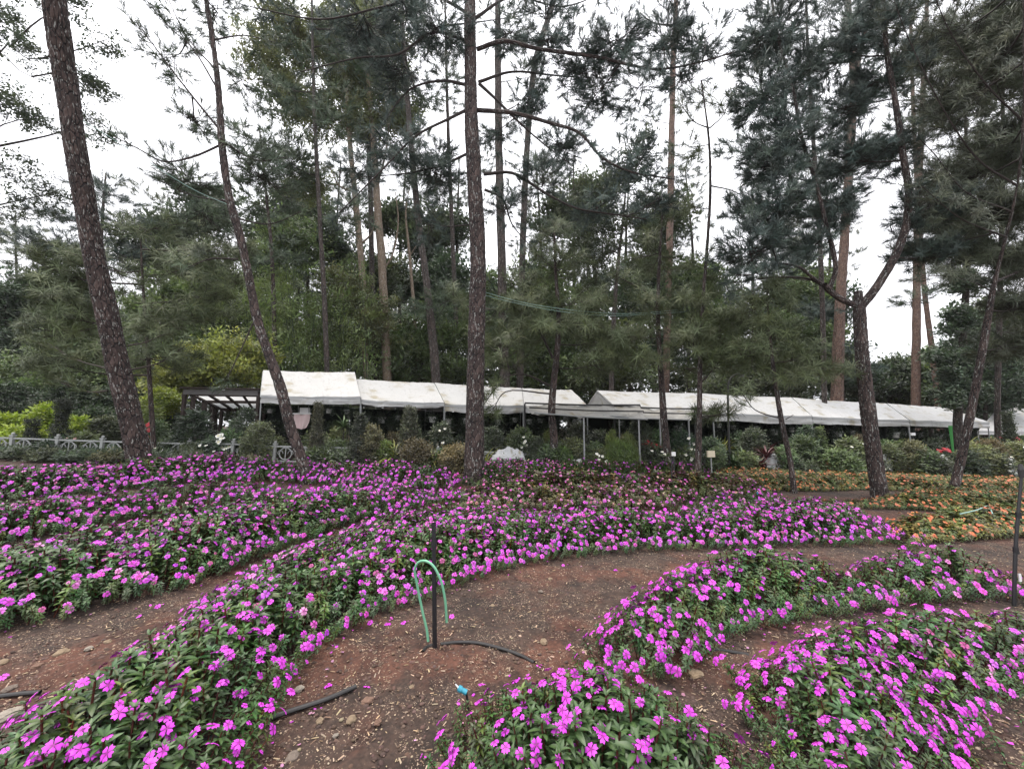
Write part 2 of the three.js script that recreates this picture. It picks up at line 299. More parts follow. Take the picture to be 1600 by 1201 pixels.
// ---------------------------------------------------------------- flower beds
function polyInfo(poly, x, z) {           // [inside, distance to the edge, outward direction]
  let inside = false, best = 1e9, ox = 0, oz = 0;
  for (let i = 0, j = poly.length - 1; i < poly.length; j = i++) {
    const a = poly[i], b = poly[j];
    if ((a.z > z) !== (b.z > z) && x < (b.x - a.x) * (z - a.z) / (b.z - a.z) + a.x) inside = !inside;
    const dx = b.x - a.x, dz = b.z - a.z, t = clamp(((x - a.x) * dx + (z - a.z) * dz) / (dx * dx + dz * dz + 1e-9), 0, 1), qx = a.x + t * dx - x, qz = a.z + t * dz - z, d = Math.hypot(qx, qz);
    if (d < best) { best = d; ox = qx / (d + 1e-6); oz = qz / (d + 1e-6); }
  }
  return [inside, best, ox, oz];
}
let bedSeed = 900; const allBeds = [];
function flowerBed(label, o) {
  srand(bedSeed += 7);
  const H = o.h ?? 0.34, near = o.near.map(p => gpt(p[0], p[1], 0)), far = (o.far || []).map(p => gpt(p[0], p[1], H * 0.85)).reverse();
  const poly = [...near, ...far], sp = (o.sp ?? 0.125) * 0.54, shoots = [], flowers = [], geos = o.shoots ?? shootGeos, fg = o.flowers ?? purpleGeos;
  allBeds.push(poly);
  const x0 = Math.min(...poly.map(p => p.x)), x1 = Math.max(...poly.map(p => p.x)), z0 = Math.min(...poly.map(p => p.z)), z1 = Math.max(...poly.map(p => p.z));
  for (let z = z0; z < z1; z += sp) for (let x = x0; x < x1; x += sp) {
    const px = x + rr(-0.5, 0.5) * sp * 1.3, pz = z + rr(-0.5, 0.5) * sp * 1.3, [inside, ed, ox, oz] = polyInfo(poly, px, pz);
    if (!inside || pz > -0.75 || Math.hypot(px, pz) < 0.9) continue;
    if (Math.abs(px) > -pz * 1.42 + 0.6) continue;                  // well outside the field of view
    const g = groundAt(px, pz), edge = smooth(-0.02, 0.3, ed), big = N3(px * 1.9, 5.5, pz * 1.9), lean = 0.62 * (1 - smooth(0.02, 0.28, ed)) + 0.08;
    const h = H * (0.52 + 0.66 * smooth(0, 0.42, ed)) * (1 + 0.2 * big + rr(-0.16, 0.16));
    const a = rr(0, 6.28), tx = ox * lean + Math.cos(a) * 0.16, tz = oz * lean + Math.sin(a) * 0.16;
    const q = new THREE.Quaternion().setFromUnitVectors(V(0, 1, 0), V(tx, 1, tz).normalize()).multiply(euler(0, rr(0, 6.28), 0));
    const m = new THREE.Matrix4().compose(V(px, g - 0.01, pz), q, V(h * 1.05, h, h * 1.05)), dist = Math.hypot(px, pz, EYE - h);
    const yel = o.yellow ?? 0.1, c = rnd() < yel ? lin(rr(1.5, 2.2), rr(1.25, 1.7), rr(0.9, 1.2)) : lin(rr(0.72, 1.25), rr(0.72, 1.25), rr(0.7, 1.2));
    shoots.push({ m, c, dist, k: Math.floor(rnd() * geos.length) });
    const bloom = 0.95 * (o.bloom ?? 0.55) * clamp(1 + 1.5 * N3(px * 1.4 + 20, 2.2, pz * 1.4), 0.15, 1.8) * (o.bloomAt ? o.bloomAt(px, pz) : 1);
    let nf = Math.floor(bloom + rnd()); if (nf && rnd() < 0.2) nf++;
    for (let f = 0; f < nf; f++) {
      const t = f ? rr(0.7, 0.95) : rr(0.92, 1.07), top = V(0, t, 0).applyMatrix4(m), nA = rr(0, 6.28), nr = rr(0.1, 0.75);
      const facing = V(ox * (0.25 + 0.9 * (1 - edge)) + Math.cos(nA) * nr, rr(0.55, 1), oz * (0.25 + 0.9 * (1 - edge)) + Math.sin(nA) * nr + 0.25).normalize();
      top.addScaledVector(facing, rr(0.008, 0.03)).add(V(rr(-1, 1) * 0.045, 0, rr(-1, 1) * 0.045));
      const fq = new THREE.Quaternion().setFromUnitVectors(V(0, 1, 0), facing).multiply(euler(0, rr(0, 6.28), 0)), s = (o.fs ?? 0.0285) * (rnd() < 0.15 ? rr(0.4, 0.65) : rr(0.75, 1.12));
      const fade = rnd(), pk = o.pinkMix && rnd() < o.pinkMix;
      flowers.push({ m: mat4(top, fq, s), c: o.shoots === lowGeos ? lin(rr(0.85, 1.1), rr(0.8, 1.25), rr(0.8, 1.2)) : fade < 0.07 ? lin(1.05, 4.5, 0.85) : fade < 0.11 ? lin(0.6, 1.2, 0.35) : lin(rr(0.8, 1.15), rr(0.6, 2.2), rr(0.8, 1.15)), dist, g: pk ? pinkGeos[Math.floor(rnd() * 2)] : fg[Math.floor(rnd() * fg.length)] });
    }
  }
  const bed = thing('flower_bed', label, 'flower bed', o.group ?? 'planted flower beds');
  shoots.sort((a, b) => a.dist - b.dist); flowers.sort((a, b) => a.dist - b.dist);
  const single = (list, n, name, geoOf, mat) => list.splice(0, n).forEach(e => { const me = part(name, geoOf(e), mat, bed); e.m.decompose(me.position, me.quaternion, me.scale); });
  if (o.pieces) { single(shoots, Math.min(o.pieces, shoots.filter(s => s.dist < 2.6).length), 'leafy_shoot', e => geos[e.k], M.leaf); }
  const vis = flowers.filter(f => f.dist < 4.4).length;
  single(flowers, Math.min(300, vis), 'flower', e => e.g, M.petal);
  geos.forEach((g, k) => { const l = shoots.filter(s => s.k === k); if (l.length) instanced('foliage', g, M.leaf, bed, l, 'stuff'); });
  for (const g of new Set(flowers.map(f => f.g))) instanced('blossom', g, M.petal, bed, flowers.filter(f => f.g === g), 'stuff');
  return [shoots.length, flowers.length];
}
flowerBed('long purple flower bed sweeping from the bottom corner past the black stake', { pieces: 200, h: 0.31, fs: 0.027, bloom: 0.9,
  near: [[385, 1420], [385, 1201], [400, 1150], [435, 1085], [480, 1032], [520, 1002], [565, 975], [625, 955], [690, 930], [730, 910], [800, 890], [870, 876], [960, 866], [1060, 861], [1150, 858], [1280, 855], [1395, 851], [1425, 842]],
  far: [[-330, 1400], [-130, 1180], [15, 1108], [122, 1048], [210, 998], [276, 950], [332, 906], [430, 862], [500, 838], [600, 808], [680, 797], [800, 799], [900, 801], [1000, 799], [1100, 793], [1200, 787], [1290, 787], [1380, 802], [1420, 832]] });
flowerBed('purple flower bed behind the sweeping one, ending at the narrow dark gap', { bloom: 0.85, near: [[-150, 1012], [0, 987], [70, 977], [120, 962], [170, 947], [260, 931], [330, 906], [420, 869], [490, 842], [560, 817], [640, 799], [700, 787]], h: 0.38, far: [[-150, 890], [0, 857], [80, 848], [150, 835], [230, 815], [320, 798], [420, 781], [520, 769], [620, 759], [720, 754], [760, 764]] });
flowerBed('purple flower bed in the middle of the three rows below the thick leaning trunk', { bloom: 1.0, sp: 0.14, fs: 0.034, h: 0.38, near: [[-150, 878], [0, 853], [60, 844], [130, 830], [220, 811], [310, 795], [420, 780], [520, 771], [600, 765]], far: [[-150, 806], [0, 792], [100, 782], [170, 772], [260, 758], [340, 750], [430, 747], [520, 750], [620, 753]] });
flowerBed('purple flower bed farthest back, at the feet of the leaning trunks', { bloom: 1.05, sp: 0.15, fs: 0.035, h: 0.38, near: [[-150, 796], [0, 787], [100, 777], [200, 766], [280, 756], [360, 752], [450, 756], [560, 762], [690, 768]], far: [[-150, 748], [0, 740], [80, 734], [150, 728], [230, 724], [300, 720], [400, 717], [470, 724], [560, 728], [700, 732], [735, 734]] });
flowerBed('dark leaved flower bed along the white fence right of the straight trunk', { bloom: 0.5, sp: 0.15, pinkMix: 0.4, near: [[735, 764], [830, 760], [930, 753], [1030, 750], [1110, 752]], far: [[735, 725], [800, 723], [900, 725], [960, 717], [1030, 719], [1100, 723]] });
flowerBed('sparse pink flower bed on reddish stems below the fence bed', { bloom: 0.5, sp: 0.13, h: 0.38, pinkMix: 0.8, shoots: leggyGeos, near: [[740, 788], [850, 784], [960, 780], [1080, 782], [1210, 780]], far: [[740, 752], [800, 746], [900, 744], [1000, 745], [1060, 746], [1160, 748]] });
flowerBed('narrow pale pink flower strip with bare red stems above the sweeping bed', { bloom: 0.6, sp: 0.13, h: 0.36, pinkMix: 0.65, shoots: leggyGeos, near: [[690, 800], [800, 800], [900, 797], [1000, 797], [1060, 797]], far: [[720, 764], [800, 760], [900, 760], [1000, 762], [1055, 764]] });
flowerBed('short purple flower bed ending beside the forked pine', { bloom: 0.6, sp: 0.14, pinkMix: 0.2, near: [[1050, 806], [1150, 802], [1260, 793], [1285, 786]], far: [[1060, 773], [1130, 766], [1200, 764], [1255, 774]] });
const orange = { shoots: lowGeos, flowers: orangeGeos, h: 0.25, fs: 0.027, yellow: 0.25, group: 'orange flower beds' };
flowerBed('orange flower bed along the fence behind the forked pine', { ...orange, bloom: 0.4, sp: 0.13, near: [[1100, 768], [1200, 770], [1340, 766], [1420, 768], [1480, 774], [1640, 780]], far: [[1120, 726], [1200, 728], [1300, 732], [1400, 735], [1500, 733], [1640, 731]] });
flowerBed('thin orange flower strip level with the foot of the forked pine', { ...orange, bloom: 0.45, sp: 0.12, near: [[1265, 794], [1330, 795], [1420, 797], [1500, 802], [1640, 810]], far: [[1270, 774], [1340, 774], [1400, 770], [1500, 765], [1640, 763]] });
flowerBed('orange flower bed at the end of the sweeping purple bed', { ...orange, bloom: 0.5, sp: 0.12, h: 0.3, near: [[1412, 856], [1450, 849], [1520, 845], [1640, 840]], far: [[1395, 804], [1430, 799], [1500, 797], [1560, 792], [1640, 785]] });
flowerBed('purple flower bed between the two soil paths, reaching the black riser', { bloom: 0.66, sp: 0.112, h: 0.32, pieces: 60, near: [[860, 1052], [900, 1072], [985, 1072], [1076, 1055], [1104, 1014], [1160, 990], [1240, 976], [1290, 966], [1362, 954], [1450, 944], [1540, 940], [1640, 930]], far: [[900, 990], [950, 946], [1020, 902], [1065, 874], [1130, 864], [1200, 858], [1260, 864], [1310, 880], [1360, 860], [1450, 854], [1530, 867], [1590, 892], [1640, 902]] });
flowerBed('purple flower bed bending round the bare soil in the near corner', { bloom: 0.68, fs: 0.0265, sp: 0.104, h: 0.28, pieces: 180, near: [[1258, 1420], [1212, 1201], [1190, 1160], [1160, 1110], [1160, 1060]].concat([]), far: [[1520, 1420], [1495, 1230], [1478, 1160], [1466, 1110], [1485, 1062], [1540, 1026], [1600, 1008], [1700, 995], [1700, 935], [1600, 940], [1550, 941], [1450, 944], [1350, 955], [1260, 975], [1190, 1010]].reverse().reverse() , });
flowerBed('nearest purple flower clump beside the small blue valve', { bloom: 0.66, fs: 0.0255, sp: 0.094, h: 0.27, pieces: 200, near: [[720, 1420], [700, 1201], [690, 1150]], far: [[1222, 1420], [1200, 1195], [1172, 1150], [1118, 1112], [1070, 1078], [1000, 1044], [900, 1029], [830, 1045], [740, 1064], [690, 1112]] });
flowerBed('little clump of purple flowers at the very corner of bare soil', { bloom: 0.22, h: 0.26, pieces: 30, near: [[1505, 1195], [1560, 1178], [1660, 1165], [1660, 1330], [1490, 1330]] });

// ---------------------------------------------------------------- trees
const GREEN0 = { pine: [0.052, 0.075, 0.042], pineBlue: [0.04, 0.06, 0.048], pineYoung: [0.074, 0.094, 0.04], mid: [0.07, 0.1, 0.035], dark: [0.04, 0.062, 0.032], yellow: [0.15, 0.17, 0.035], bamboo: [0.095, 0.13, 0.04], olive: [0.09, 0.1, 0.04], golden: [0.36, 0.4, 0.035] };
const GREEN = Object.fromEntries(Object.entries(GREEN0).map(([k, c]) => [k, k === 'golden' ? c : c.map((x, i) => x * (k === 'dark' ? 1.7 : /pine/.test(k) ? 1.2 : 1.8))]));
let treeSeed = 5000;
function tree(name, label, o) {
  srand(o.seed ?? (treeSeed += 13));
  const T = thing(name, label, 'tree', o.group), d0 = o.d ?? 10, px2m = (w, d, x = 800) => w * d / F * Math.cos(Math.atan((x - CX) / F));
  let lastW = 10, lastD = d0; const fine0 = o.fine;
  const pts = [], rad = [];
  for (const [x, y, d, w] of o.path) { lastD = d ?? lastD; lastW = w ?? lastW; pts.push(at(x, y, lastD)); rad.push(px2m(lastW, lastD, x) * 0.47); }
  const foot = pts[0], gy = groundAt(foot.x, foot.z); if (o.plant !== false) { if (foot.y > gy - 0.05) pts.unshift(V(foot.x, gy - 0.15, foot.z)), rad.unshift(rad[0] * 1.12); }
  if (fine0) { rad[0] *= 1.25; rad[1] *= 1.08; }
  const len = pts.slice(1).reduce((s, p, i) => s + p.distanceTo(pts[i]), 0), fine = o.fine ?? 0, a = new Acc();
  a.tube(pts, rad, fine ? 56 : 10, fine ? Math.round(len / 0.03) : Math.max(10, Math.round(len / 0.5)), fine ? fine : rad[0] * 0.06);
  const anchors = []; const trunk = part('trunk', a.build(), o.bark ?? M.barkPine, T);
  const curve = new THREE.CatmullRomCurve3(pts, false, 'centripetal'), samples = curve.getPoints(60); anchors.push(...samples.slice(8));
  const leaves = [], lc = o.color ?? GREEN.pine, isPine = o.kind !== 'broad', geo = o.geo ?? (isPine ? tuftNear : sprayMid), ts = o.ts ?? 1;
  const branchMat = o.branchMat ?? M.twig;
  const put = (p, dir, s) => { const q = isPine ? new THREE.Quaternion().setFromUnitVectors(V(0, 1, 0), dir).multiply(euler(0, rr(0, 6.28), 0)) : turn(); leaves.push({ m: mat4(p, q, s * ts * rr(0.75, 1.2)), c: varied(lc, o.vary ?? 0.45) }); };
  function dress(acc, P, t0, step, twigLen) {      // twigs and foliage along a branch
    const c = new THREE.CatmullRomCurve3(P, false, 'centripetal'), L = c.getLength(); let side = rnd() < 0.5 ? 1 : -1;
    for (let s = L * t0; s < L; s += step * rr(0.7, 1.3)) {
      const u = s / L, p = c.getPoint(u), tan = c.getTangent(u), lat = tan.clone().cross(V(0, 1, 0)).normalize().multiplyScalar(side); side = -side;
      const dir = tan.clone().multiplyScalar(rr(0.4, 0.9)).addScaledVector(lat, rr(0.4, 1)).add(V(0, rr(-0.25, 0.5), 0)).normalize(), tl = twigLen * rr(0.5, 1.2) * (1.15 - 0.5 * u), end = p.clone().addScaledVector(dir, tl);
      acc.tube([p, p.clone().lerp(end, 0.5).add(V(0, -0.04 * tl, 0)), end], [0.006 * ts, 0.003 * ts], 3, 2);
      const up = dir.clone().add(V(0, 0.35, 0)).normalize(); put(end, up, 1);
      for (let k = 1; k < (o.tuftsPerTwig ?? 3); k++) { const w = rr(0.35, 0.95); put(p.clone().lerp(end, w), dir.clone().add(V(gauss() * 0.5, 0.2 + gauss() * 0.4, gauss() * 0.5)).normalize(), rr(0.7, 1)); }
    }
    put(P[P.length - 1], c.getTangent(1), 1.1);
  }
  for (const b of o.branches ?? []) {               // limbs that the photo lets one follow: [points, width at foot, width at tip, depth change, bare share]
    const [P2, w0, w1, dd = 0, bare = 0.35] = b, n = P2.length - 1, s0 = P2[0], base = samples.reduce((m, p) => { const q = at(s0[0], s0[1], -p.z); return q.distanceTo(p) < m[1] ? [p, q.distanceTo(p)] : m; }, [samples[0], 1e9])[0];
    const db = -base.z, P = P2.map(([x, y], i) => i ? at(x, y, db + dd * i / n) : at(x, y, db)), acc = new Acc();
    acc.tube(P, [px2m(w0, db, s0[0]) * 0.48, px2m(w0 * 0.45 + w1 * 0.55, db, s0[0]) * 0.48, px2m(w1, db, s0[0]) * 0.48], w0 > 9 ? 14 : 6, (n) * 5, w0 > 9 ? 0.006 : 0);
    anchors.push(...new THREE.CatmullRomCurve3(P, false, 'centripetal').getPoints(24).slice(3, 22)); if (bare < 1) dress(acc, P, bare, o.step ?? 0.16, o.twig ?? 0.4);
    const limb = part('branch', acc.build(), w0 > 7 ? (o.bark ?? M.barkPine) : branchMat, T);
  }
  for (const e of o.blobs ?? []) {                  // foliage masses: [px, py, rx, ry, depth change, branches]
    const [x, y, rx, ry, dd = 0, n0 = 6] = e, n = Math.round(n0 * (o.dense ?? 1.6)), near = samples.reduce((m, p) => Math.abs(p.y - at(x, y, -p.z).y + 0.02 * Math.abs(x - 800 - p.x)) < m[1] ? [p, Math.abs(p.y - at(x, y, -p.z).y)] : m, [samples[60], 1e9])[0];
    const d = -near.z + dd, c = at(x, y, d), rxm = px2m(rx, d), rym = px2m(ry, d), rzm = Math.max(0.4, Math.min(rxm, 2.2)), acc = new Acc();
    const cost = p => p.distanceTo(c) + 1.2 * Math.max(0, p.y - c.y + (isPine ? 0.1 : 0.35) * p.distanceTo(c)); const anchor = anchors.reduce((m, p) => cost(p) < cost(m) ? p : m, anchors[0]);
    const reach = anchor.distanceTo(c), limb = [anchor, anchor.clone().lerp(c, 0.5).add(V(rr(-0.05, 0.05) * reach, (isPine ? -0.04 : 0.03) * reach, rr(-0.08, 0.08) * reach)), c];
    if (reach > 0.15) acc.tube(limb, [clamp(0.008 + reach * 0.01, 0.01, 0.06), 0.008 * ts], 5, 6);
    const lc2 = new THREE.CatmullRomCurve3(limb);
    for (let k = 0; k < n; k++) {
      const th = rr(0, 6.28), r = Math.sqrt(rr(0.15, 1)), target = V(c.x + Math.cos(th) * r * rxm * rr(0.6, 1), c.y + rr(-1, 1) * rym * Math.sqrt(1 - 0.7 * r * r), c.z + Math.sin(th) * r * rzm);
      const from = lc2.getPoint(rr(0.5, 1)), L = from.distanceTo(target), mid = from.clone().lerp(target, 0.55).add(V(rr(-0.08, 0.08) * L, rr(-0.14, 0.02) * L, rr(-0.08, 0.08) * L));
      acc.tube([from, mid, target], [0.009 * ts, 0.004 * ts], 4, 4);
      if (isPine) dress(acc, [from, mid, target], 0.2, o.step ?? 0.15, o.twig ?? 0.35);
      else {
        const cn = o.sprays ?? 16, cc = new THREE.QuadraticBezierCurve3(from, mid, target), R = o.spread ?? 0.45;
        for (let j = 0; j < cn; j++) { const p = cc.getPoint(Math.sqrt(rnd())), w = R * ts; put(p.add(V(gauss() * w, gauss() * w * 0.7, gauss() * w)), V(0, 1, 0), 1); }
      }
    }
    part('branch', acc.build(), branchMat, T);
  }
  if (leaves.length) { instanced('crown', geo, o.mat ?? (isPine ? M.needle : M.broad), T, leaves, 'stuff'); }
  return T;
}
const BG = 'tall trees standing behind the tents';
// --- trees standing among the flower beds
tree('pine_tree', 'thick leaning pine trunk with scaly bark rising out of the far flower bed', { fine: 0.016, bark: M.barkPine, seed: 61,
  path: [[222, 760, 9, 44], [219, 725, 9, 41], [203, 650, 8.8, 41], [181, 560, 8.5, 42], [165, 480, 8.2, 41], [147, 400, 7.9, 40], [133, 320, 7.6, 42], [116, 220, 7.2, 44], [100, 110, 6.8, 47], [85, 0, 6.3, 51], [60, -140, 5.8, 52], [30, -330, 5.4, 46], [20, -480, 5.2, 22]],
  branches: [[[[203, 578], [250, 566], [292, 538]], 4, 1.5, 0.4, 0.5], [[[199, 540], [225, 535], [255, 522]], 4, 1.5, 0.3, 0.5], [[[165, 575], [120, 562], [74, 536]], 4, 1.5, 0.5, 0.4], [[[168, 610], [140, 612], [95, 598]], 4, 1.5, 0.4, 0.4]],
  color: GREEN.pineYoung, blobs: [[40, -260, 120, 60, 0, 6], [10, -420, 130, 70, 0, 8]] });
tree('pine_tree', 'slim pine trunk leaning across the end of the tall tent', { fine: 0.009, seed: 62, dense: 2.3, step: 0.17, twig: 0.34, tuftsPerTwig: 2,
  path: [[480, 752, 9, 20], [472, 720, 9, 18], [455, 670, 9, 18], [437, 603, 9, 19], [420, 555, 9, 17], [402, 500, 9, 16], [388, 430, 8.9, 15], [375, 370, 8.8, 15], [358, 310, 8.7, 15], [347, 230, 8.6, 14], [342, 150, 8.5, 12], [333, 70, 8.4, 10], [322, 0, 8.3, 9], [312, -70, 8.2, 6]],
  branches: [[[[347, 225], [300, 245], [255, 252], [215, 232], [178, 213]], 5, 1.5, -0.6, 0.45], [[[345, 205], [300, 150], [265, 105], [235, 65], [199, 25]], 5, 1.2, -0.8, 0.3], [[[340, 140], [300, 75], [262, 40], [228, 0]], 4, 1.2, 0.4, 0.3], [[[338, 110], [290, 55], [255, -20]], 4, 1.2, 0.6, 0.3], [[[372, 405], [330, 404], [292, 418]], 4, 1.5, -0.5, 0.4], [[[346, 220], [400, 250], [450, 245]], 5, 1.5, 0.5, 0.35], [[[365, 340], [420, 350], [470, 330]], 4, 1.5, 0.6, 0.4], [[[335, 62], [380, 55], [430, 66]], 4, 1.4, -0.5, 0.35], [[[360, 315], [300, 305], [245, 280]], 5, 1.5, 0.5, 0.3], [[[395, 505], [372, 555], [350, 600]], 3, 1.2, -0.4, 0.75]],
  blobs: [[300, 275, 60, 22, 0.2, 8], [395, 245, 45, 30, 0.2, 7], [420, 285, 50, 25, 0.5, 7], [265, 90, 45, 60, 0.2, 4], [300, 190, 40, 40, 0.3, 4], [340, 20, 60, 30, 0, 5], [390, 130, 40, 40, 0.3, 4], [320, 340, 70, 28, 0.4, 5]] });
tree('pine_tree', 'straight dark pine trunk in the middle with long crooked side limbs', { fine: 0.013, seed: 63, dense: 2.7, step: 0.17, twig: 0.4, tuftsPerTwig: 3, color: GREEN.pineBlue,
  path: [[741, 765, 9.5, 35], [741, 735, 9.5, 31], [742, 640, 9.5, 29], [745, 500, 9.4, 28], [747, 400, 9.3, 26], [742, 300, 9.2, 26], [737, 200, 9.1, 24], [735, 100, 9, 22], [734, 0, 8.9, 20], [732, -120, 8.8, 18], [730, -260, 8.7, 10]],
  branches: [[[[745, 77], [786, 64], [840, 76], [935, 89], [979, 100], [1029, 108], [1090, 98], [1145, 82]], 8, 2, -1.2, 0.4], [[[746, 172], [800, 176], [860, 192], [905, 207], [940, 245], [985, 268], [1055, 280]], 8, 2, -1, 0.4], [[[748, 130], [775, 155], [810, 190], [850, 225], [890, 255]], 6, 1.5, 0.6, 0.4], [[[756, 272], [800, 270], [850, 300], [900, 325], [960, 335], [1010, 342]], 6, 1.5, -0.8, 0.5], [[[757, 296], [785, 310], [800, 350], [825, 380]], 5, 1.5, 0.6, 0.6], [[[748, 128], [800, 112], [870, 118], [930, 122]], 6, 1.5, 0.8, 0.35], [[[728, 172], [700, 186], [650, 212], [600, 262], [530, 332]], 6, 1.5, -1, 0.4], [[[727, 132], [690, 126], [640, 140], [590, 205], [550, 260]], 6, 1.5, 0.8, 0.4], [[[726, 62], [680, 50], [620, 85], [560, 90], [470, 112]], 6, 1.5, -1, 0.3], [[[730, 240], [690, 258], [640, 270], [560, 277]], 5, 1.5, 0.8, 0.4], [[[730, 20], [680, -5], [600, 10], [500, 30], [390, 10]], 6, 1.5, -1.4, 0.3], [[[740, 30], [800, -5], [880, 10], [960, -20]], 6, 1.5, 0.6, 0.3]],
  blobs: [[965, 60, 50, 40, -0.6, 9], [900, 90, 60, 30, 0, 5], [930, 115, 40, 25, 0, 6], [680, 270, 45, 45, 0.4, 9], [880, 225, 50, 40, 0.6, 7], [690, 40, 60, 40, -0.5, 8], [630, 100, 60, 50, 0.3, 7], [570, 30, 70, 40, -0.6, 7], [660, 350, 40, 40, 0.4, 3], [820, 150, 50, 40, 0.5, 5], [850, 30, 50, 30, 0.4, 5], [1040, 60, 50, 50, -0.6, 6], [770, 210, 40, 40, 0.8, 4], [560, 250, 50, 50, 0.5, 4], [860, 55, 50, 30, -0.4, 4], [920, 160, 50, 30, 0.4, 4], [1000, 140, 50, 30, -0.6, 4], [1065, 125, 40, 35, -0.8, 4], [850, 285, 50, 25, -0.4, 4], [935, 320, 50, 25, -0.6, 4], [985, 245, 50, 30, -0.6, 4], [1035, 305, 45, 25, -0.8, 3], [1100, 55, 45, 40, -0.9, 4], [800, 50, 45, 35, 0.4, 4], [785, 330, 35, 35, 0.5, 4], [620, 220, 45, 40, -0.5, 4], [640, 20, 50, 30, -0.4, 4]] });
tree('pine_tree', 'young fluffy pine with upright trunk in front of the tent gap', { seed: 64, dense: 0.85, color: GREEN.pineYoung, geo: tuftFine, step: 0.12, twig: 0.45, tuftsPerTwig: 4, ts: 1.25, fine: 0.006,
  path: [[865, 722, 11.5, 15], [866, 690, 11.5, 13], [862, 640, 11.5, 12], [866, 590, 11.5, 11], [870, 555, 11.5, 10], [873, 500, 11.4, 8], [868, 420, 11.3, 5], [866, 350, 11.2, 3]],
  branches: [[[[858, 602], [820, 585], [790, 590], [750, 640]], 4, 1.4, -0.5, 0.7], [[[864, 560], [845, 520], [832, 495], [826, 470]], 5, 1.5, -0.4, 0.5], [[[858, 615], [790, 612], [770, 640]], 3, 1, -0.5, 0.8]],
  blobs: [[870, 500, 100, 45, 0, 14], [780, 530, 60, 28, -0.3, 8], [945, 530, 60, 30, 0.2, 9], [870, 420, 60, 45, 0, 9], [830, 470, 60, 40, 0.4, 7], [910, 470, 60, 40, -0.4, 7], [870, 375, 40, 30, 0, 5], [800, 566, 60, 14, 0.2, 5], [930, 570, 60, 14, 0, 5], [730, 480, 40, 30, 0.6, 4]] });
tree('pine_tree', 'young pine beside the lean-to end, its trunk curving out of red poinsettias', { seed: 65, dense: 0.85, color: GREEN.pineYoung, geo: tuftFine, step: 0.13, twig: 0.45, tuftsPerTwig: 4, ts: 1.2, fine: 0.005,
  path: [[1044, 720, 11.5, 13], [1041, 690, 11.5, 12], [1037, 650, 11.5, 12], [1034, 600, 11.5, 10], [1030, 540, 11.5, 8], [1028, 480, 11.4, 7], [1031, 400, 11.3, 5], [1036, 320, 11.2, 3]],
  branches: [[[[1030, 470], [1000, 450], [960, 430]], 4, 1.2, -0.4, 0.4]],
  blobs: [[1020, 480, 60, 45, 0, 9], [980, 520, 50, 35, -0.3, 6], [1060, 525, 45, 30, 0.2, 6], [1030, 400, 50, 45, 0, 8], [1035, 340, 35, 30, 0, 5], [1010, 560, 55, 16, 0, 4], [1000, 400, 40, 30, 0.4, 4]] });
tree('pine_tree', 'tall spindly pine whose bare leader rises between the two crowns', { seed: 66, dense: 0.85, color: GREEN.pineYoung, geo: tuftFine, step: 0.13, twig: 0.4, tuftsPerTwig: 4, ts: 1.15, fine: 0.005,
  path: [[1089, 765, 10.4, 11], [1091, 720, 10.4, 10], [1093, 650, 10.4, 9], [1094, 580, 10.4, 8], [1098, 480, 10.3, 6], [1104, 400, 10.2, 5.5], [1110, 300, 10.1, 5], [1108, 220, 10, 4], [1096, 125, 9.9, 2.5]],
  branches: [[[[1108, 200], [1085, 190], [1062, 160]], 3, 1, 0.2, 0.4], [[[1109, 200], [1130, 180], [1142, 150]], 3, 1, 0.2, 0.5], [[[1110, 290], [1150, 300], [1190, 330]], 3, 1, 0.4, 0.4], [[[1094, 600], [1120, 570], [1140, 540]], 3, 1, 0.3, 0.4]],
  blobs: [[1075, 545, 50, 40, 0, 8], [1120, 520, 50, 40, 0.2, 8], [1120, 648, 45, 14, -0.3, 5], [1090, 470, 55, 35, 0, 7], [1110, 420, 45, 30, 0.2, 5], [1075, 230, 22, 30, 0, 3], [1080, 320, 25, 30, 0, 4], [1100, 150, 14, 30, 0, 3], [1070, 575, 40, 15, 0.2, 3], [1150, 572, 45, 16, 0.2, 4]] });
tree('pine_tree', 'small pine with thin crooked stem between the spindly pine and forked pine', { seed: 67, dense: 0.85, color: GREEN.pineYoung, geo: tuftFine, step: 0.12, twig: 0.42, tuftsPerTwig: 4, ts: 1.15, fine: 0.005,
  path: [[1243, 780, 9.6, 11], [1240, 760, 9.6, 10], [1235, 720, 9.6, 9], [1222, 660, 9.6, 9], [1212, 600, 9.6, 8], [1206, 550, 9.6, 6], [1200, 480, 9.5, 4], [1198, 430, 9.5, 2]],
  branches: [[[[1228, 655], [1240, 648]], 2, 1, 0, 1], [[[1219, 648], [1213, 652]], 2, 1, 0, 1], [[[1224, 655], [1180, 640], [1160, 615]], 3, 1, -0.5, 0.6]],
  blobs: [[1205, 530, 60, 40, 0, 10], [1262, 555, 40, 30, -0.2, 7], [1150, 550, 45, 28, 0.2, 7], [1200, 470, 45, 30, 0, 7], [1230, 582, 50, 14, 0, 5], [1170, 500, 50, 30, 0.3, 6], [1290, 575, 35, 18, 0, 3]] });
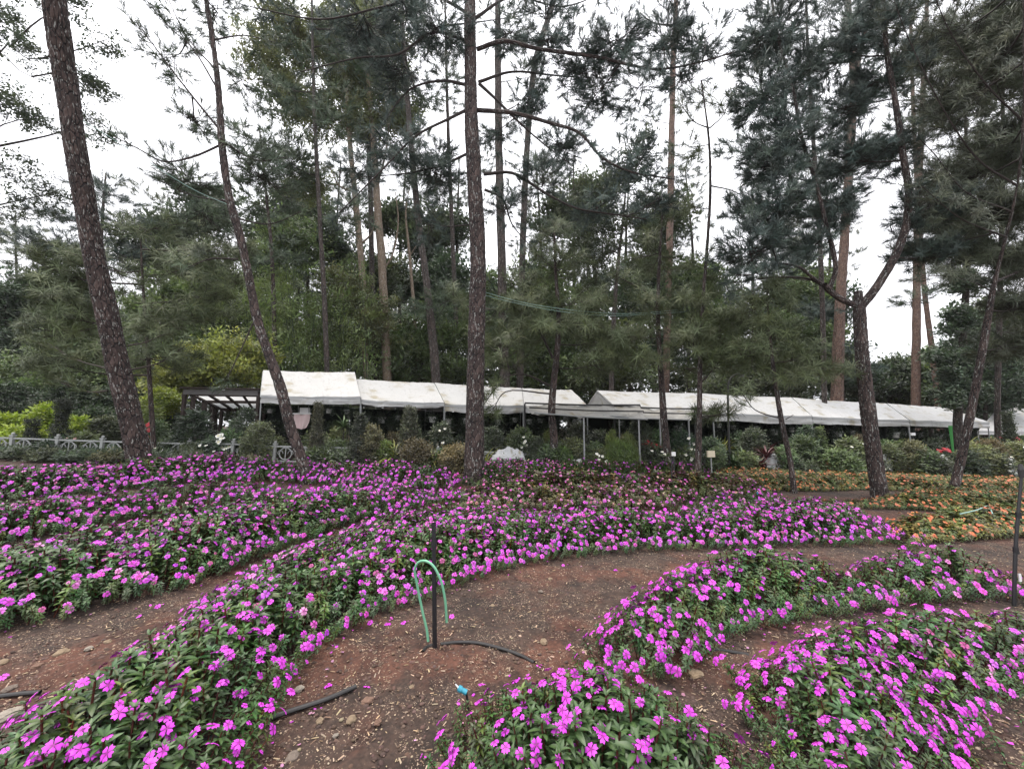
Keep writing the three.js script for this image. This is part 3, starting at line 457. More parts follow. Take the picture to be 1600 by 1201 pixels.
tree('pine_tree', 'forked pine with a stout trunk splitting into two dark curving limbs', { fine: 0.012, seed: 68, dense: 2.7, color: GREEN.pineBlue, step: 0.15, twig: 0.42, tuftsPerTwig: 4,
  path: [[1376, 782, 9.2, 33], [1373, 760, 9.2, 30], [1366, 710, 9.2, 28], [1360, 670, 9.2, 28], [1352, 600, 9.2, 27], [1346, 540, 9.2, 24], [1343, 485, 9.2, 22], [1341, 455, 9.2, 14]],
  branches: [[[[1344, 480], [1360, 462], [1378, 436], [1400, 398], [1416, 352], [1420, 300], [1411, 240], [1400, 160], [1386, 80], [1380, 0], [1376, -80]], 19, 8, -0.4, 0.35], [[[1343, 478], [1320, 470], [1300, 457], [1288, 445]], 13, 11, -0.3, 1], [[[1296, 452], [1306, 421], [1303, 397], [1293, 358], [1275, 285], [1252, 210], [1240, 140], [1216, 60], [1204, -20]], 10, 4, -0.8, 0.3], [[[1290, 448], [1268, 432], [1249, 417], [1212, 412], [1178, 428], [1150, 430]], 8, 2, -1, 0.4], [[[1292, 450], [1266, 436], [1212, 433], [1178, 437], [1140, 442]], 6, 1.5, -0.2, 0.5]],
  blobs: [[1200, 50, 60, 55, -0.6, 12], [1180, 150, 45, 40, -0.6, 8], [1225, 215, 60, 35, -0.5, 10], [1195, 260, 50, 30, -0.6, 8], [1200, 320, 60, 30, -0.6, 9], [1170, 385, 60, 30, -0.8, 7], [1300, 70, 60, 50, -0.2, 9], [1370, 40, 60, 45, -0.2, 9], [1380, 120, 60, 40, 0.2, 9], [1310, 170, 50, 40, 0.4, 6], [1330, 250, 60, 30, 0.2, 8], [1300, 320, 60, 30, 0.3, 7], [1395, 240, 50, 35, 0.4, 7], [1440, 330, 50, 40, 0.4, 6], [1270, 380, 40, 22, 0.2, 5], [1440, 400, 40, 25, 0.3, 5], [1250, 120, 50, 40, 0, 6]] });
tree('pine_tree', 'dark pine leaning outward at the orange bed, its crown filling the corner', { fine: 0.009, seed: 69, dense: 2.4, color: [0.07, 0.082, 0.048], step: 0.12, twig: 0.42, tuftsPerTwig: 4, geo: tuftFine, ts: 1.0,
  path: [[1488, 775, 9.4, 21], [1493, 755, 9.4, 18], [1498, 735, 9.4, 17], [1510, 680, 9.3, 16], [1522, 620, 9.2, 16], [1535, 550, 9.1, 15], [1547, 480, 9, 13], [1556, 435, 8.9, 9], [1572, 370, 8.6, 6], [1590, 290, 8.2, 5], [1600, 180, 7.8, 5], [1600, 60, 7.4, 4], [1600, -60, 7, 3]],
  branches: [[[[1550, 455], [1520, 440], [1480, 432], [1440, 430]], 4, 1.2, -0.6, 0.4], [[[1556, 440], [1590, 425], [1640, 400]], 8, 3, 0, 0.3], [[[1590, 290], [1530, 250], [1480, 180], [1420, 60], [1390, -20]], 6, 1.5, -1, 0.25], [[[1572, 370], [1500, 340], [1440, 290]], 5, 1.5, -0.8, 0.25], [[[1600, 190], [1540, 130], [1480, 40], [1450, -40]], 6, 1.5, -1, 0.2], [[[1580, 330], [1510, 300], [1460, 240], [1420, 200]], 5, 1.5, 0.4, 0.25]],
  blobs: [[1540, 330, 70, 45, 0, 16], [1500, 280, 55, 45, 0.3, 12], [1580, 220, 60, 60, -0.3, 16], [1500, 160, 60, 60, 0.2, 12], [1560, 90, 70, 60, -0.4, 16], [1480, 60, 60, 50, 0.4, 10], [1590, 20, 60, 50, -0.4, 12], [1460, 380, 50, 35, 0.2, 8], [1590, 400, 50, 50, 0, 12], [1590, 480, 40, 35, 0, 7], [1520, 400, 50, 35, 0.3, 8], [1570, 540, 40, 35, 0.3, 5], [1640, 300, 60, 80, 0, 8], [1640, 120, 60, 80, 0, 8]] });
tree('pine_tree', 'young pine with drooping soft needles half hidden behind the thick leaning trunk', { seed: 70, dense: 0.95, color: GREEN.pineYoung, geo: tuftFine, step: 0.13, twig: 0.45, tuftsPerTwig: 4, ts: 1.3, d: 11,
  path: [[240, 720, 11, 10], [235, 620, 11, 9], [228, 520, 11, 7], [222, 430, 11, 5], [218, 350, 11, 3]],
  blobs: [[120, 500, 70, 50, 0, 10], [270, 490, 60, 45, -0.4, 9], [290, 420, 70, 40, 0, 9], [90, 430, 60, 40, 0, 7], [170, 420, 70, 40, 0.4, 8], [230, 560, 80, 30, 0, 8], [90, 570, 60, 30, 0, 6], [230, 360, 50, 35, 0, 6], [330, 460, 50, 40, 0, 6], [350, 380, 50, 30, 0.2, 5]] });

// --- trees behind the tents
const far = { dense: 2.2, group: BG, geo: tuftFar, ts: 1, step: 0.34, twig: 0.7, tuftsPerTwig: 3, color: GREEN.pine };
tree('pine_tree', 'tall straight pine just right of the middle trunk, behind the tents', { ...far, bark: M.barkDark, path: [[790, 640, 19, 18], [786, 520, 19, 16], [784, 400, 19, 15], [781, 300, 19, 14], [779, 200, 19, 14], [778, 80, 19, 12], [778, -60, 19, 9], [778, -240, 19, 4]], blobs: [[800, -80, 90, 50, 0, 8], [740, -140, 90, 50, 0, 6], [830, 120, 50, 30, 0, 4], [790, 480, 50, 60, 0.5, 5], [770, 30, 60, 30, 0, 4], [830, 410, 40, 30, 0, 3]] });
tree('pine_tree', 'tall pine bending over to the right near its top, behind the tents', { ...far, bark: M.barkDark, path: [[812, 640, 20, 12], [815, 450, 20, 12], [818, 350, 20, 11], [825, 210, 20, 11], [838, 90, 20, 11], [858, 25, 20, 10], [876, -40, 20, 8], [890, -150, 20, 4]], blobs: [[880, -90, 90, 50, 0, 7], [840, 270, 40, 25, 0, 3], [860, 360, 40, 30, 0, 4]] });
tree('pine_tree', 'dark curved pine trunk between the pale pair and the middle trunk', { ...far, bark: M.barkDark, path: [[682, 640, 18, 16], [679, 560, 18, 15], [673, 500, 18, 14], [665, 430, 18, 12], [657, 370, 18, 12], [650, 310, 18, 11], [640, 200, 18, 10], [632, 90, 18, 9], [625, -30, 18, 7], [620, -180, 18, 3]], blobs: [[620, -60, 90, 60, 0, 7], [700, 470, 40, 30, 0, 5], [650, 300, 40, 30, 0, 4], [600, 130, 50, 40, 0, 5], [680, 140, 50, 30, 0, 4], [640, 480, 40, 25, 0, 3]] });
tree('pine_tree', 'stout reddish pine trunk left of the forked pine, behind the tents', { ...far, bark: M.barkRed, color: GREEN.pineBlue, path: [[1308, 650, 21, 24], [1309, 590, 21, 23], [1312, 500, 21, 20], [1318, 400, 21, 18], [1326, 280, 21, 17], [1332, 180, 21, 17], [1334, 120, 21, 16], [1328, 40, 21, 11], [1324, -60, 21, 9], [1320, -220, 21, 4]], branches: [[[[1336, 130], [1350, 60], [1366, 0], [1375, -80]], 9, 4, 0, 0.7]], blobs: [[1300, -40, 90, 60, 0, 8], [1380, -60, 80, 50, 0, 7], [1290, 480, 40, 30, 0, 4], [1330, 560, 40, 40, 0.5, 5], [1270, 230, 50, 30, 0, 4]] });
tree('pine_tree', 'reddish straight pine trunk right of the forked pine, against the sky', { ...far, bark: M.barkRed, path: [[1432, 655, 22, 18], [1432, 560, 22, 16], [1433, 460, 22, 15], [1434, 380, 22, 15], [1437, 280, 22, 13], [1441, 180, 22, 12], [1446, 80, 22, 10], [1450, -40, 22, 7], [1452, -180, 22, 3]], blobs: [[1450, -80, 80, 60, 0, 7], [1430, 468, 30, 8, 0, 3], [1410, 200, 50, 40, 0, 4]] });
tree('pine_tree', 'thinner reddish pine trunk slanting behind the straight reddish one', { ...far, bark: M.barkRed, path: [[1468, 655, 24, 12], [1463, 600, 24, 12], [1456, 540, 24, 11], [1448, 480, 24, 10], [1442, 420, 24, 10], [1434, 300, 24, 9], [1428, 180, 24, 8], [1424, 60, 24, 7], [1420, -90, 24, 4]], blobs: [[1400, -20, 80, 60, 0, 6], [1460, 460, 30, 12, 0, 2]] });
tree('pine_tree', 'slender reddish pine rising behind the tent gap, far from the tents', { ...far, bark: M.barkRed, color: GREEN.pineBlue, path: [[1040, 650, 23, 13], [1043, 500, 23, 12], [1046, 400, 23, 12], [1048, 300, 23, 12], [1050, 200, 23, 11], [1052, 100, 23, 10], [1056, 10, 23, 8], [1058, -120, 23, 4]], branches: [[[[1050, 40], [1020, 35], [1000, 20]], 4, 2, 0, 0.3]], blobs: [[1040, -40, 90, 50, 0, 6], [1020, 60, 45, 35, 0, 4], [1000, 180, 40, 30, 0, 3], [1060, 250, 30, 40, 0, 3]] });
tree('pine_tree', 'thin bare pine behind the slim leaning one', { ...far, bark: M.barkPine, path: [[436, 650, 17, 9], [430, 560, 17, 8], [427, 470, 17, 8], [424, 390, 17, 7], [415, 300, 17, 5], [405, 200, 17, 3]], blobs: [[410, 220, 70, 40, 0, 6], [400, 320, 60, 40, 0, 5], [470, 260, 50, 40, 0, 4], [430, 400, 60, 30, 0, 4]] });
tree('pine_tree', 'distant layered pine crown beside the thick leaning trunk', { ...far, bark: M.barkDark, color: GREEN.pineBlue, path: [[150, 620, 22, 10], [155, 450, 22, 9], [160, 330, 22, 6], [165, 270, 22, 3]], blobs: [[170, 300, 50, 22, 0, 6], [110, 345, 60, 20, 0, 7], [60, 385, 60, 18, 0, 6], [210, 345, 50, 22, 0, 6], [120, 395, 70, 20, 0, 7], [200, 400, 50, 25, 0, 5]] });
for (const [label, path, blobs] of [
  ['distant pine among the woods above the gap between the tent rows', [[925, 650, 26, 10], [922, 500, 26, 8], [918, 400, 26, 5], [915, 330, 26, 3]], [[920, 350, 50, 25, 0, 6], [900, 400, 60, 25, 0, 6], [950, 430, 60, 25, 0, 6], [900, 470, 60, 30, 0, 5]]],
  ['distant pine standing between the slender reddish pine and stout reddish trunk', [[1180, 650, 26, 9], [1178, 500, 26, 7], [1175, 380, 26, 4]], [[1175, 400, 50, 30, 0, 5], [1160, 460, 60, 30, 0, 6], [1210, 480, 60, 30, 0, 6]]],
  ['distant thin pine close left of the stout reddish trunk', [[1250, 640, 26, 7], [1249, 480, 26, 6], [1247, 380, 26, 4]], [[1250, 400, 45, 25, 0, 5], [1240, 450, 50, 25, 0, 5], [1270, 500, 45, 30, 0, 5]]],
  ['distant dark pine behind the bamboo at the tall tent', [[505, 640, 26, 8], [505, 480, 26, 6], [503, 360, 26, 4]], [[500, 380, 50, 25, 0, 6], [470, 430, 60, 25, 0, 6], [540, 450, 50, 30, 0, 5]]],
]) tree('pine_tree', label, { ...far, bark: M.barkDark, color: GREEN.pineBlue, path, blobs });
tree('pine_tree', 'tall dark pine crown seen through the limbs of the forked pine', { ...far, dense: 1.5, bark: M.barkDark, color: GREEN.pineBlue, path: [[1290, 660, 17, 10], [1286, 500, 17, 10], [1280, 350, 17, 9], [1270, 200, 17, 8], [1262, 60, 17, 6], [1258, -100, 17, 3]], blobs: [[1230, 40, 80, 50, 0, 7], [1150, 220, 40, 30, 0, 3], [1310, 40, 70, 50, 0, 6], [1220, 140, 80, 40, 0, 6], [1310, 150, 70, 40, 0, 6], [1230, 250, 80, 35, 0, 6], [1320, 270, 60, 35, 0, 5], [1230, 340, 80, 30, 0, 6], [1390, 80, 60, 60, 0, 5], [1200, 420, 60, 25, 0, 4]] });
tree('pine_tree', 'dense dark pine behind the outward leaning one, closing off the sky', { ...far, dense: 1.5, bark: M.barkDark, color: [0.075, 0.09, 0.055], path: [[1560, 680, 15, 12], [1562, 500, 15, 11], [1566, 350, 15, 10], [1568, 200, 15, 8], [1566, 50, 15, 6], [1564, -100, 15, 3]], blobs: [[1540, 40, 90, 60, 0, 8], [1500, 140, 80, 60, 0, 8], [1590, 160, 70, 70, 0, 7], [1530, 260, 80, 60, 0, 8], [1590, 330, 60, 60, 0, 6], [1500, 350, 60, 50, 0, 6], [1570, 430, 60, 50, 0, 6], [1450, 60, 60, 60, 0, 5], [1590, 520, 45, 50, 0, 5]] });
tree('pine_tree', 'pine crown spreading high above the pale trunks', { ...far, dense: 2.2, bark: M.barkDark, path: [[512, 660, 17, 9], [508, 500, 17, 9], [500, 350, 17, 8], [492, 200, 17, 7], [488, 60, 17, 5], [486, -90, 17, 3]], blobs: [[470, 30, 80, 40, 0, 6], [560, 60, 70, 40, 0, 6], [430, 130, 70, 40, 0, 5], [530, 180, 60, 40, 0, 5], [460, 260, 60, 35, 0, 5], [550, 330, 50, 35, 0, 4], [620, 20, 60, 35, 0, 5]] });
tree('pine_tree', 'pine with broad flat boughs between the middle trunk and dark curved trunk', { ...far, dense: 2.0, bark: M.barkDark, path: [[715, 660, 22, 9], [712, 500, 22, 8], [706, 350, 22, 7], [700, 200, 22, 6], [696, 40, 22, 4], [694, -90, 22, 2]], blobs: [[680, 40, 60, 40, 0, 5], [700, 130, 60, 35, 0, 5], [660, 220, 60, 35, 0, 5], [690, 310, 45, 35, 0, 4], [840, 20, 70, 35, 0, 4]] });
for (const [label, px, top, d, w] of [
  ['thin distant pine over the left end of the fence', 28, 330, 27, 7], ['thin distant pine left of the pergola', 255, 300, 28, 7], ['thin distant pine above the pergola roof', 318, 280, 26, 7], ['thin distant pine rising over the tall tent', 468, 240, 28, 7], ['thin distant pine over the join of first and second tents', 528, 250, 27, 7],
  ['thin distant pine between the thick pale trunk and dark curved trunk', 630, 230, 29, 7], ['thin distant pine just left of the middle trunk', 712, 250, 28, 7], ['thin distant pine right of the bending pine', 840, 230, 29, 7], ['thin distant pine over the last tent before the gap', 890, 250, 27, 7], ['thin distant pine over the gap between tent rows', 985, 280, 29, 7],
  ['thin distant pine right of the slender reddish pine', 1075, 260, 28, 7], ['thin distant pine over the small crooked pine', 1215, 300, 29, 7], ['thin distant pine behind the limbs of the forked pine', 1290, 230, 28, 7]]) {
  srand(px * 5); const blobs = []; for (let k = 0; k < 7; k++) { const y = top + 15 + k * (430 - top) / 6; blobs.push([px + rr(-38, 38), y, rr(34, 58), rr(18, 28), rr(-1, 1), 4]); }
  tree('pine_tree', label, { ...far, dense: 1.6, bark: M.barkDark, color: rnd() < 0.5 ? [0.075, 0.1, 0.055] : [0.09, 0.11, 0.055], path: [[px, 665, d, w], [px + rr(-6, 6), 520, d, w - 1], [px + rr(-8, 8), 400, d, w - 2], [px + rr(-8, 8), top, d, 2]], blobs });
}
// pale smooth trunks with small leaves
const pale = { dense: 3.8, group: BG, kind: 'broad', bark: M.barkPale, branchMat: M.barkPale, geo: sprayMid, color: GREEN.olive, ts: 1.5, sprays: 12, spread: 0.4 };
tree('gum_tree', 'pale slender trunk, the first of the pale group behind the tents', { ...pale, path: [[576, 650, 20, 10], [571, 560, 20, 10], [566, 430, 20, 11], [558, 340, 20, 11], [549, 250, 20, 9], [541, 150, 20, 8], [534, 40, 20, 6], [530, -80, 20, 3]], branches: [[[[565, 380], [580, 365], [590, 330]], 4, 2, 0, 1], [[[552, 300], [530, 290], [515, 260]], 4, 2, 0, 1]], blobs: [[480, 170, 60, 45, 0, 9], [440, 60, 70, 50, 0, 10], [520, 60, 50, 50, 0, 8], [470, 290, 45, 30, 0, 4], [410, 110, 50, 40, 0, 5], [540, 130, 40, 40, 0.5, 6]] });
tree('gum_tree', 'thickest pale trunk of the group behind the second tent', { ...pale, path: [[606, 650, 20, 15], [601, 500, 20, 14], [596, 400, 20, 14], [590, 330, 20, 13], [585, 240, 20, 11], [576, 130, 20, 9], [566, 10, 20, 7], [560, -110, 20, 3]], branches: [[[[600, 420], [612, 400], [622, 350], [618, 300]], 4, 2, 0, 1], [[[588, 290], [600, 250], [610, 180]], 5, 2, 0, 1]], blobs: [[600, 60, 60, 50, 0, 8], [560, -10, 70, 40, 0, 8], [620, 180, 45, 50, 0, 6], [560, 190, 40, 40, 0.4, 6], [590, 500, 40, 50, -0.6, 4], [540, 450, 40, 40, -0.5, 4]] });
tree('gum_tree', 'dark thin trunk squeezed between the two pale trunks', { ...pale, bark: M.barkDark, color: GREEN.dark, path: [[592, 650, 21, 9], [586, 560, 21, 9], [581, 420, 21, 9], [578, 280, 21, 9], [572, 160, 21, 8], [562, 40, 21, 6], [556, -80, 21, 3]], blobs: [[590, 120, 50, 50, 0, 5], [550, 80, 50, 50, 0, 5]] });
tree('gum_tree', 'bare pale broken stem beside the dark curved pine trunk', { ...pale, path: [[655, 640, 22, 6], [648, 500, 22, 6], [640, 400, 22, 5], [634, 330, 22, 3], [640, 290, 22, 1.5]], branches: [[[[640, 400], [655, 375], [660, 350]], 2, 1, 0, 1]], blobs: [] });
tree('leafy_tree', 'open leafy tree behind the thick leaning trunk, against white sky', { kind: 'broad', dense: 1.1, bark: M.barkDark, geo: sprayMid, color: [0.06, 0.08, 0.045], ts: 1.0, sprays: 8, spread: 0.34, d: 12, path: [[-60, 740, 12, 20], [-55, 500, 12, 17], [-45, 300, 12, 13], [-30, 150, 12, 9], [-20, 20, 12, 6], [-10, -120, 12, 3]],
  branches: [[[[-35, 190], [10, 70], [40, 90], [72, 92]], 5, 2, 0, 1], [[[-35, 200], [0, 85], [30, 110], [60, 125]], 4, 2, 0, 1]], blobs: [[40, 70, 60, 50, 0, 7], [160, 120, 36, 75, 0.6, 7], [30, 150, 50, 50, 0, 6], [70, 180, 40, 40, 0, 4], [150, 190, 30, 40, 0.4, 4], [40, 270, 55, 20, 0, 5], [30, 20, 60, 25, 0, 4], [170, 60, 25, 40, 0.6, 3], [20, 320, 50, 20, 0, 4], [120, 10, 40, 25, 0.5, 3], [90, 300, 50, 16, 0.3, 4]] });
tree('leafy_tree', 'small leaved tree with an airy crown above the tent gap', { kind: 'broad', bark: M.barkDark, geo: sprayMid, color: [0.07, 0.09, 0.045], ts: 1.3, sprays: 12, spread: 0.4, group: BG, path: [[955, 650, 18, 9], [958, 520, 18, 8], [965, 420, 18, 6], [975, 330, 18, 4], [980, 250, 18, 2]], blobs: [[940, 350, 50, 35, 0, 7], [1000, 330, 45, 40, 0, 7], [930, 400, 55, 30, 0, 6], [980, 270, 40, 30, 0, 5], [1000, 230, 40, 30, 0, 4], [1010, 410, 50, 30, 0, 6], [900, 370, 40, 30, 0, 4]] });
tree('leafy_tree', 'ivy covered trunk between the slanting reddish pine and outward leaning pine', { kind: 'broad', bark: M.barkDark, geo: sprayRound, color: GREEN.dark, ts: 1.0, sprays: 14, spread: 0.22, group: BG, path: [[1497, 670, 15, 17], [1502, 580, 15, 16], [1508, 480, 15, 14], [1513, 390, 15, 11], [1512, 280, 15, 8], [1508, 160, 15, 5]], blobs: [[1500, 500, 22, 30, -0.4, 8], [1485, 570, 30, 35, -0.4, 10], [1505, 610, 25, 30, -0.4, 8], [1510, 440, 20, 30, -0.3, 6], [1475, 620, 25, 20, -0.3, 6], [1515, 550, 20, 30, -0.4, 6], [1520, 380, 18, 25, -0.3, 4]] });
// leafy masses of the wood edge, each a tree of its own
const wood = { dense: 2.2, kind: 'broad', bark: M.barkDark, geo: sprayBig, group: 'leafy trees at the edge of the wood', ts: 1.15, sprays: 15, spread: 0.55 };
const woods = [
  ['tall leafy tree filling the sky left of the slim leaning trunk', [[270, 360, 60, 35], [320, 330, 50, 30], [230, 400, 50, 30]], 26, [0.07, 0.1, 0.05], 285],
  ['tall leafy tree behind the bamboo and pale trunks', [[470, 330, 55, 35], [520, 380, 50, 40], [430, 360, 45, 35]], 27, [0.08, 0.11, 0.05], 480],
  ['tall leafy tree above the third tent', [[660, 380, 50, 30], [620, 340, 45, 30], [700, 350, 40, 30]], 28, [0.075, 0.1, 0.05], 668],
  ['tall leafy tree over the gap, behind the airy small leaved one', [[880, 340, 50, 30], [930, 300, 45, 30], [1050, 360, 45, 40]], 28, [0.085, 0.11, 0.055], 940],   // label, crown blobs, depth, colour, foot x
  ['dark rounded tree at the very left edge of the wood', [[10, 470, 55, 45], [30, 530, 60, 45], [0, 590, 60, 40]], 21, GREEN.dark, 5],
  ['mid green tree behind the golden shrubs', [[70, 560, 70, 45], [120, 600, 70, 40], [50, 620, 70, 30], [140, 540, 50, 40]], 17, GREEN.mid, 90],
  ['grey green tree filling the space left of the thick leaning trunk', [[90, 440, 60, 45], [130, 490, 60, 45], [60, 500, 50, 40]], 23, [0.065, 0.09, 0.045], 100],
  ['green tree glimpsed between the thick leaning trunk and the pergola', [[250, 470, 60, 55], [280, 540, 65, 50], [230, 600, 60, 40]], 18, GREEN.mid, 262],
  ['broad green tree above the timber pergola', [[330, 420, 60, 50], [350, 500, 65, 50], [310, 460, 50, 50]], 21, [0.075, 0.1, 0.045], 335],
  ['yellowish tree right behind the timber pergola', [[330, 570, 55, 30], [280, 590, 50, 28], [380, 560, 40, 35]], 16, GREEN.yellow, 330],
  ['dusky tree over the ridge of the tall tent', [[430, 430, 55, 55], [460, 380, 50, 40], [410, 500, 55, 45]], 23, GREEN.mid, 440],
  ['thin leafed tree behind the pale trunks', [[560, 470, 55, 45], [600, 430, 55, 40], [540, 530, 50, 40], [610, 540, 50, 45]], 24, [0.085, 0.11, 0.05], 580],
  ['green tree seen between the pale trunks and the dark curved trunk', [[640, 530, 45, 45], [700, 520, 45, 40], [640, 580, 60, 25], [720, 580, 40, 25]], 22, GREEN.mid, 660],
  ['leafy tree left of the middle trunk, over the third tent', [[700, 430, 50, 40], [710, 480, 40, 35], [660, 450, 45, 35]], 26, GREEN.dark, 700],
  ['dense green tree right behind the middle trunk', [[790, 540, 55, 50], [770, 470, 45, 50], [820, 590, 60, 28]], 23, GREEN.mid, 790],
  ['tall green tree above the fourth tent', [[850, 440, 60, 45], [890, 500, 60, 50], [860, 560, 60, 40], [900, 590, 60, 20]], 24, GREEN.mid, 870],
  ['bright green tree in the gap between the tent rows', [[950, 530, 55, 50], [940, 580, 60, 25], [990, 570, 50, 35]], 20, [0.1, 0.13, 0.045], 955],
  ['shaded tree over the lean-to roof', [[1000, 470, 60, 50], [1040, 440, 50, 50], [1020, 540, 60, 40]], 25, GREEN.dark, 1020],
  ['green tree behind the spindly pine', [[1100, 500, 60, 50], [1080, 440, 50, 45], [1130, 560, 60, 40]], 24, GREEN.mid, 1100],
  ['low green tree along the ridge of the long tent row', [[1180, 580, 60, 30], [1140, 600, 60, 18], [1230, 590, 50, 28]], 20, [0.09, 0.115, 0.05], 1180],
  ['leafy tree left of the stout reddish trunk', [[1220, 500, 50, 45], [1260, 540, 45, 45], [1250, 450, 45, 40]], 25, GREEN.mid, 1240],
  ['blue green tree between the stout reddish trunk and the forked pine', [[1300, 560, 40, 40], [1335, 590, 35, 25], [1290, 480, 35, 40]], 27, GREEN.dark, 1315],
  ['round topped green tree right of the forked pine', [[1395, 580, 32, 35], [1370, 600, 35, 22], [1410, 612, 40, 18]], 30, [0.075, 0.105, 0.05], 1390],
  ['green tree between the two reddish trunks and the sky gap', [[1450, 585, 35, 32], [1478, 565, 28, 28], [1440, 610, 45, 18]], 29, GREEN.mid, 1455],
  ['dark leafy tree behind the outward leaning pine', [[1540, 590, 35, 35], [1520, 530, 30, 40], [1555, 620, 40, 22]], 20, GREEN.dark, 1540],
  ['light green tree at the right edge above the last tent', [[1580, 560, 35, 40], [1600, 600, 35, 30], [1620, 520, 40, 50], [1560, 500, 30, 40]], 22, [0.1, 0.13, 0.045], 1595],
];
for (const [label, blobs, d, color, fx] of woods) tree('leafy_tree', label, { ...wood, color, ts: 1.3 * d / 21, spread: 0.5, path: [[fx, 672, d, 9], [fx + 2, 600, d, 8], [blobs[0][0] * 0.5 + fx * 0.5, blobs[0][1], d, 5], [blobs[0][0], blobs[0][1] - 25, d, 2]], blobs: blobs.map(b => [...b, 0, 7]) });
// bamboo
for (const [label, x, d, n] of [['bamboo clump with slanting culms above the tall tent', 470, 18, 12], ['finer bamboo clump above the second tent', 545, 19, 10], ['bamboo clump left of the slim leaning pine', 395, 19, 8]]) {
  srand(7000 + x); const T = thing('bamboo', label, 'bamboo', 'bamboo behind the tents'), leaves = [];
  const mat = new THREE.MeshStandardMaterial({ color: lin(0.03, 0.045, 0.02), roughness: 0.6 });
  for (let k = 0; k < n; k++) {
    const bx = x + rr(-40, 40), dd = d + rr(-1, 1), lean = rr(-50, 25), top = rr(400, 470), p0 = at(bx, 660, dd), P = [V(p0.x, groundAt(p0.x, p0.z) - 0.1, p0.z), p0, at(bx + lean * 0.25, 600, dd), at(bx + lean * 0.6, 520, dd), at(bx + lean * 1.3, top, dd)];
    const a = new Acc(); a.tube(P, [0.03, 0.03, 0.02, 0.008], 6, 14); part('culm', a.build(), mat, T);
    const c = new THREE.CatmullRomCurve3(P); for (let j = 0; j < 34; j++) { const p = c.getPoint(rr(0.35, 1)); leaves.push({ m: mat4(p.add(V(gauss() * 0.55, gauss() * 0.4, gauss() * 0.55)), turn(), rr(0.9, 1.5)), c: varied(GREEN.bamboo) }); }
  }
  instanced('crown', sprayBamboo, M.broad, T, leaves, 'stuff');
}
// the wood far behind, one mass
{
  srand(8123); const list = [];
  for (let k = 0; k < 15000; k++) {
    const x = rr(-62, 62), z = -rr(33, 44), px = CX + x / -z * F, topPx = px < 250 ? 440 : px < 1330 ? 400 + 30 * N3(px * 0.01, 0.5, 0) : 560 + 20 * N3(px * 0.02, 1.5, 0);
    const top = (HORIZON - topPx) * -z / F + EYE, g = groundAt(x, z), y = g + (top - g) * Math.pow(rnd(), 0.8) * (0.85 + 0.3 * N3(x * 0.25, 7, z * 0.1));
    list.push({ m: mat4(V(x, y, z), turn(), rr(1, 1.7)), c: varied([0.09, 0.12, 0.06]) });
  }
  const im = instanced('far_woodland', sprayFar, M.broad, scene, list, 'stuff'); tag(im, 'distant dense green woodland behind all the trees', 'woodland', null, 'stuff');
}

// thin damp haze between the trunks
scene.fog = new THREE.FogExp2(new THREE.Color().setRGB(0.86, 0.9, 0.92), 0.0003);
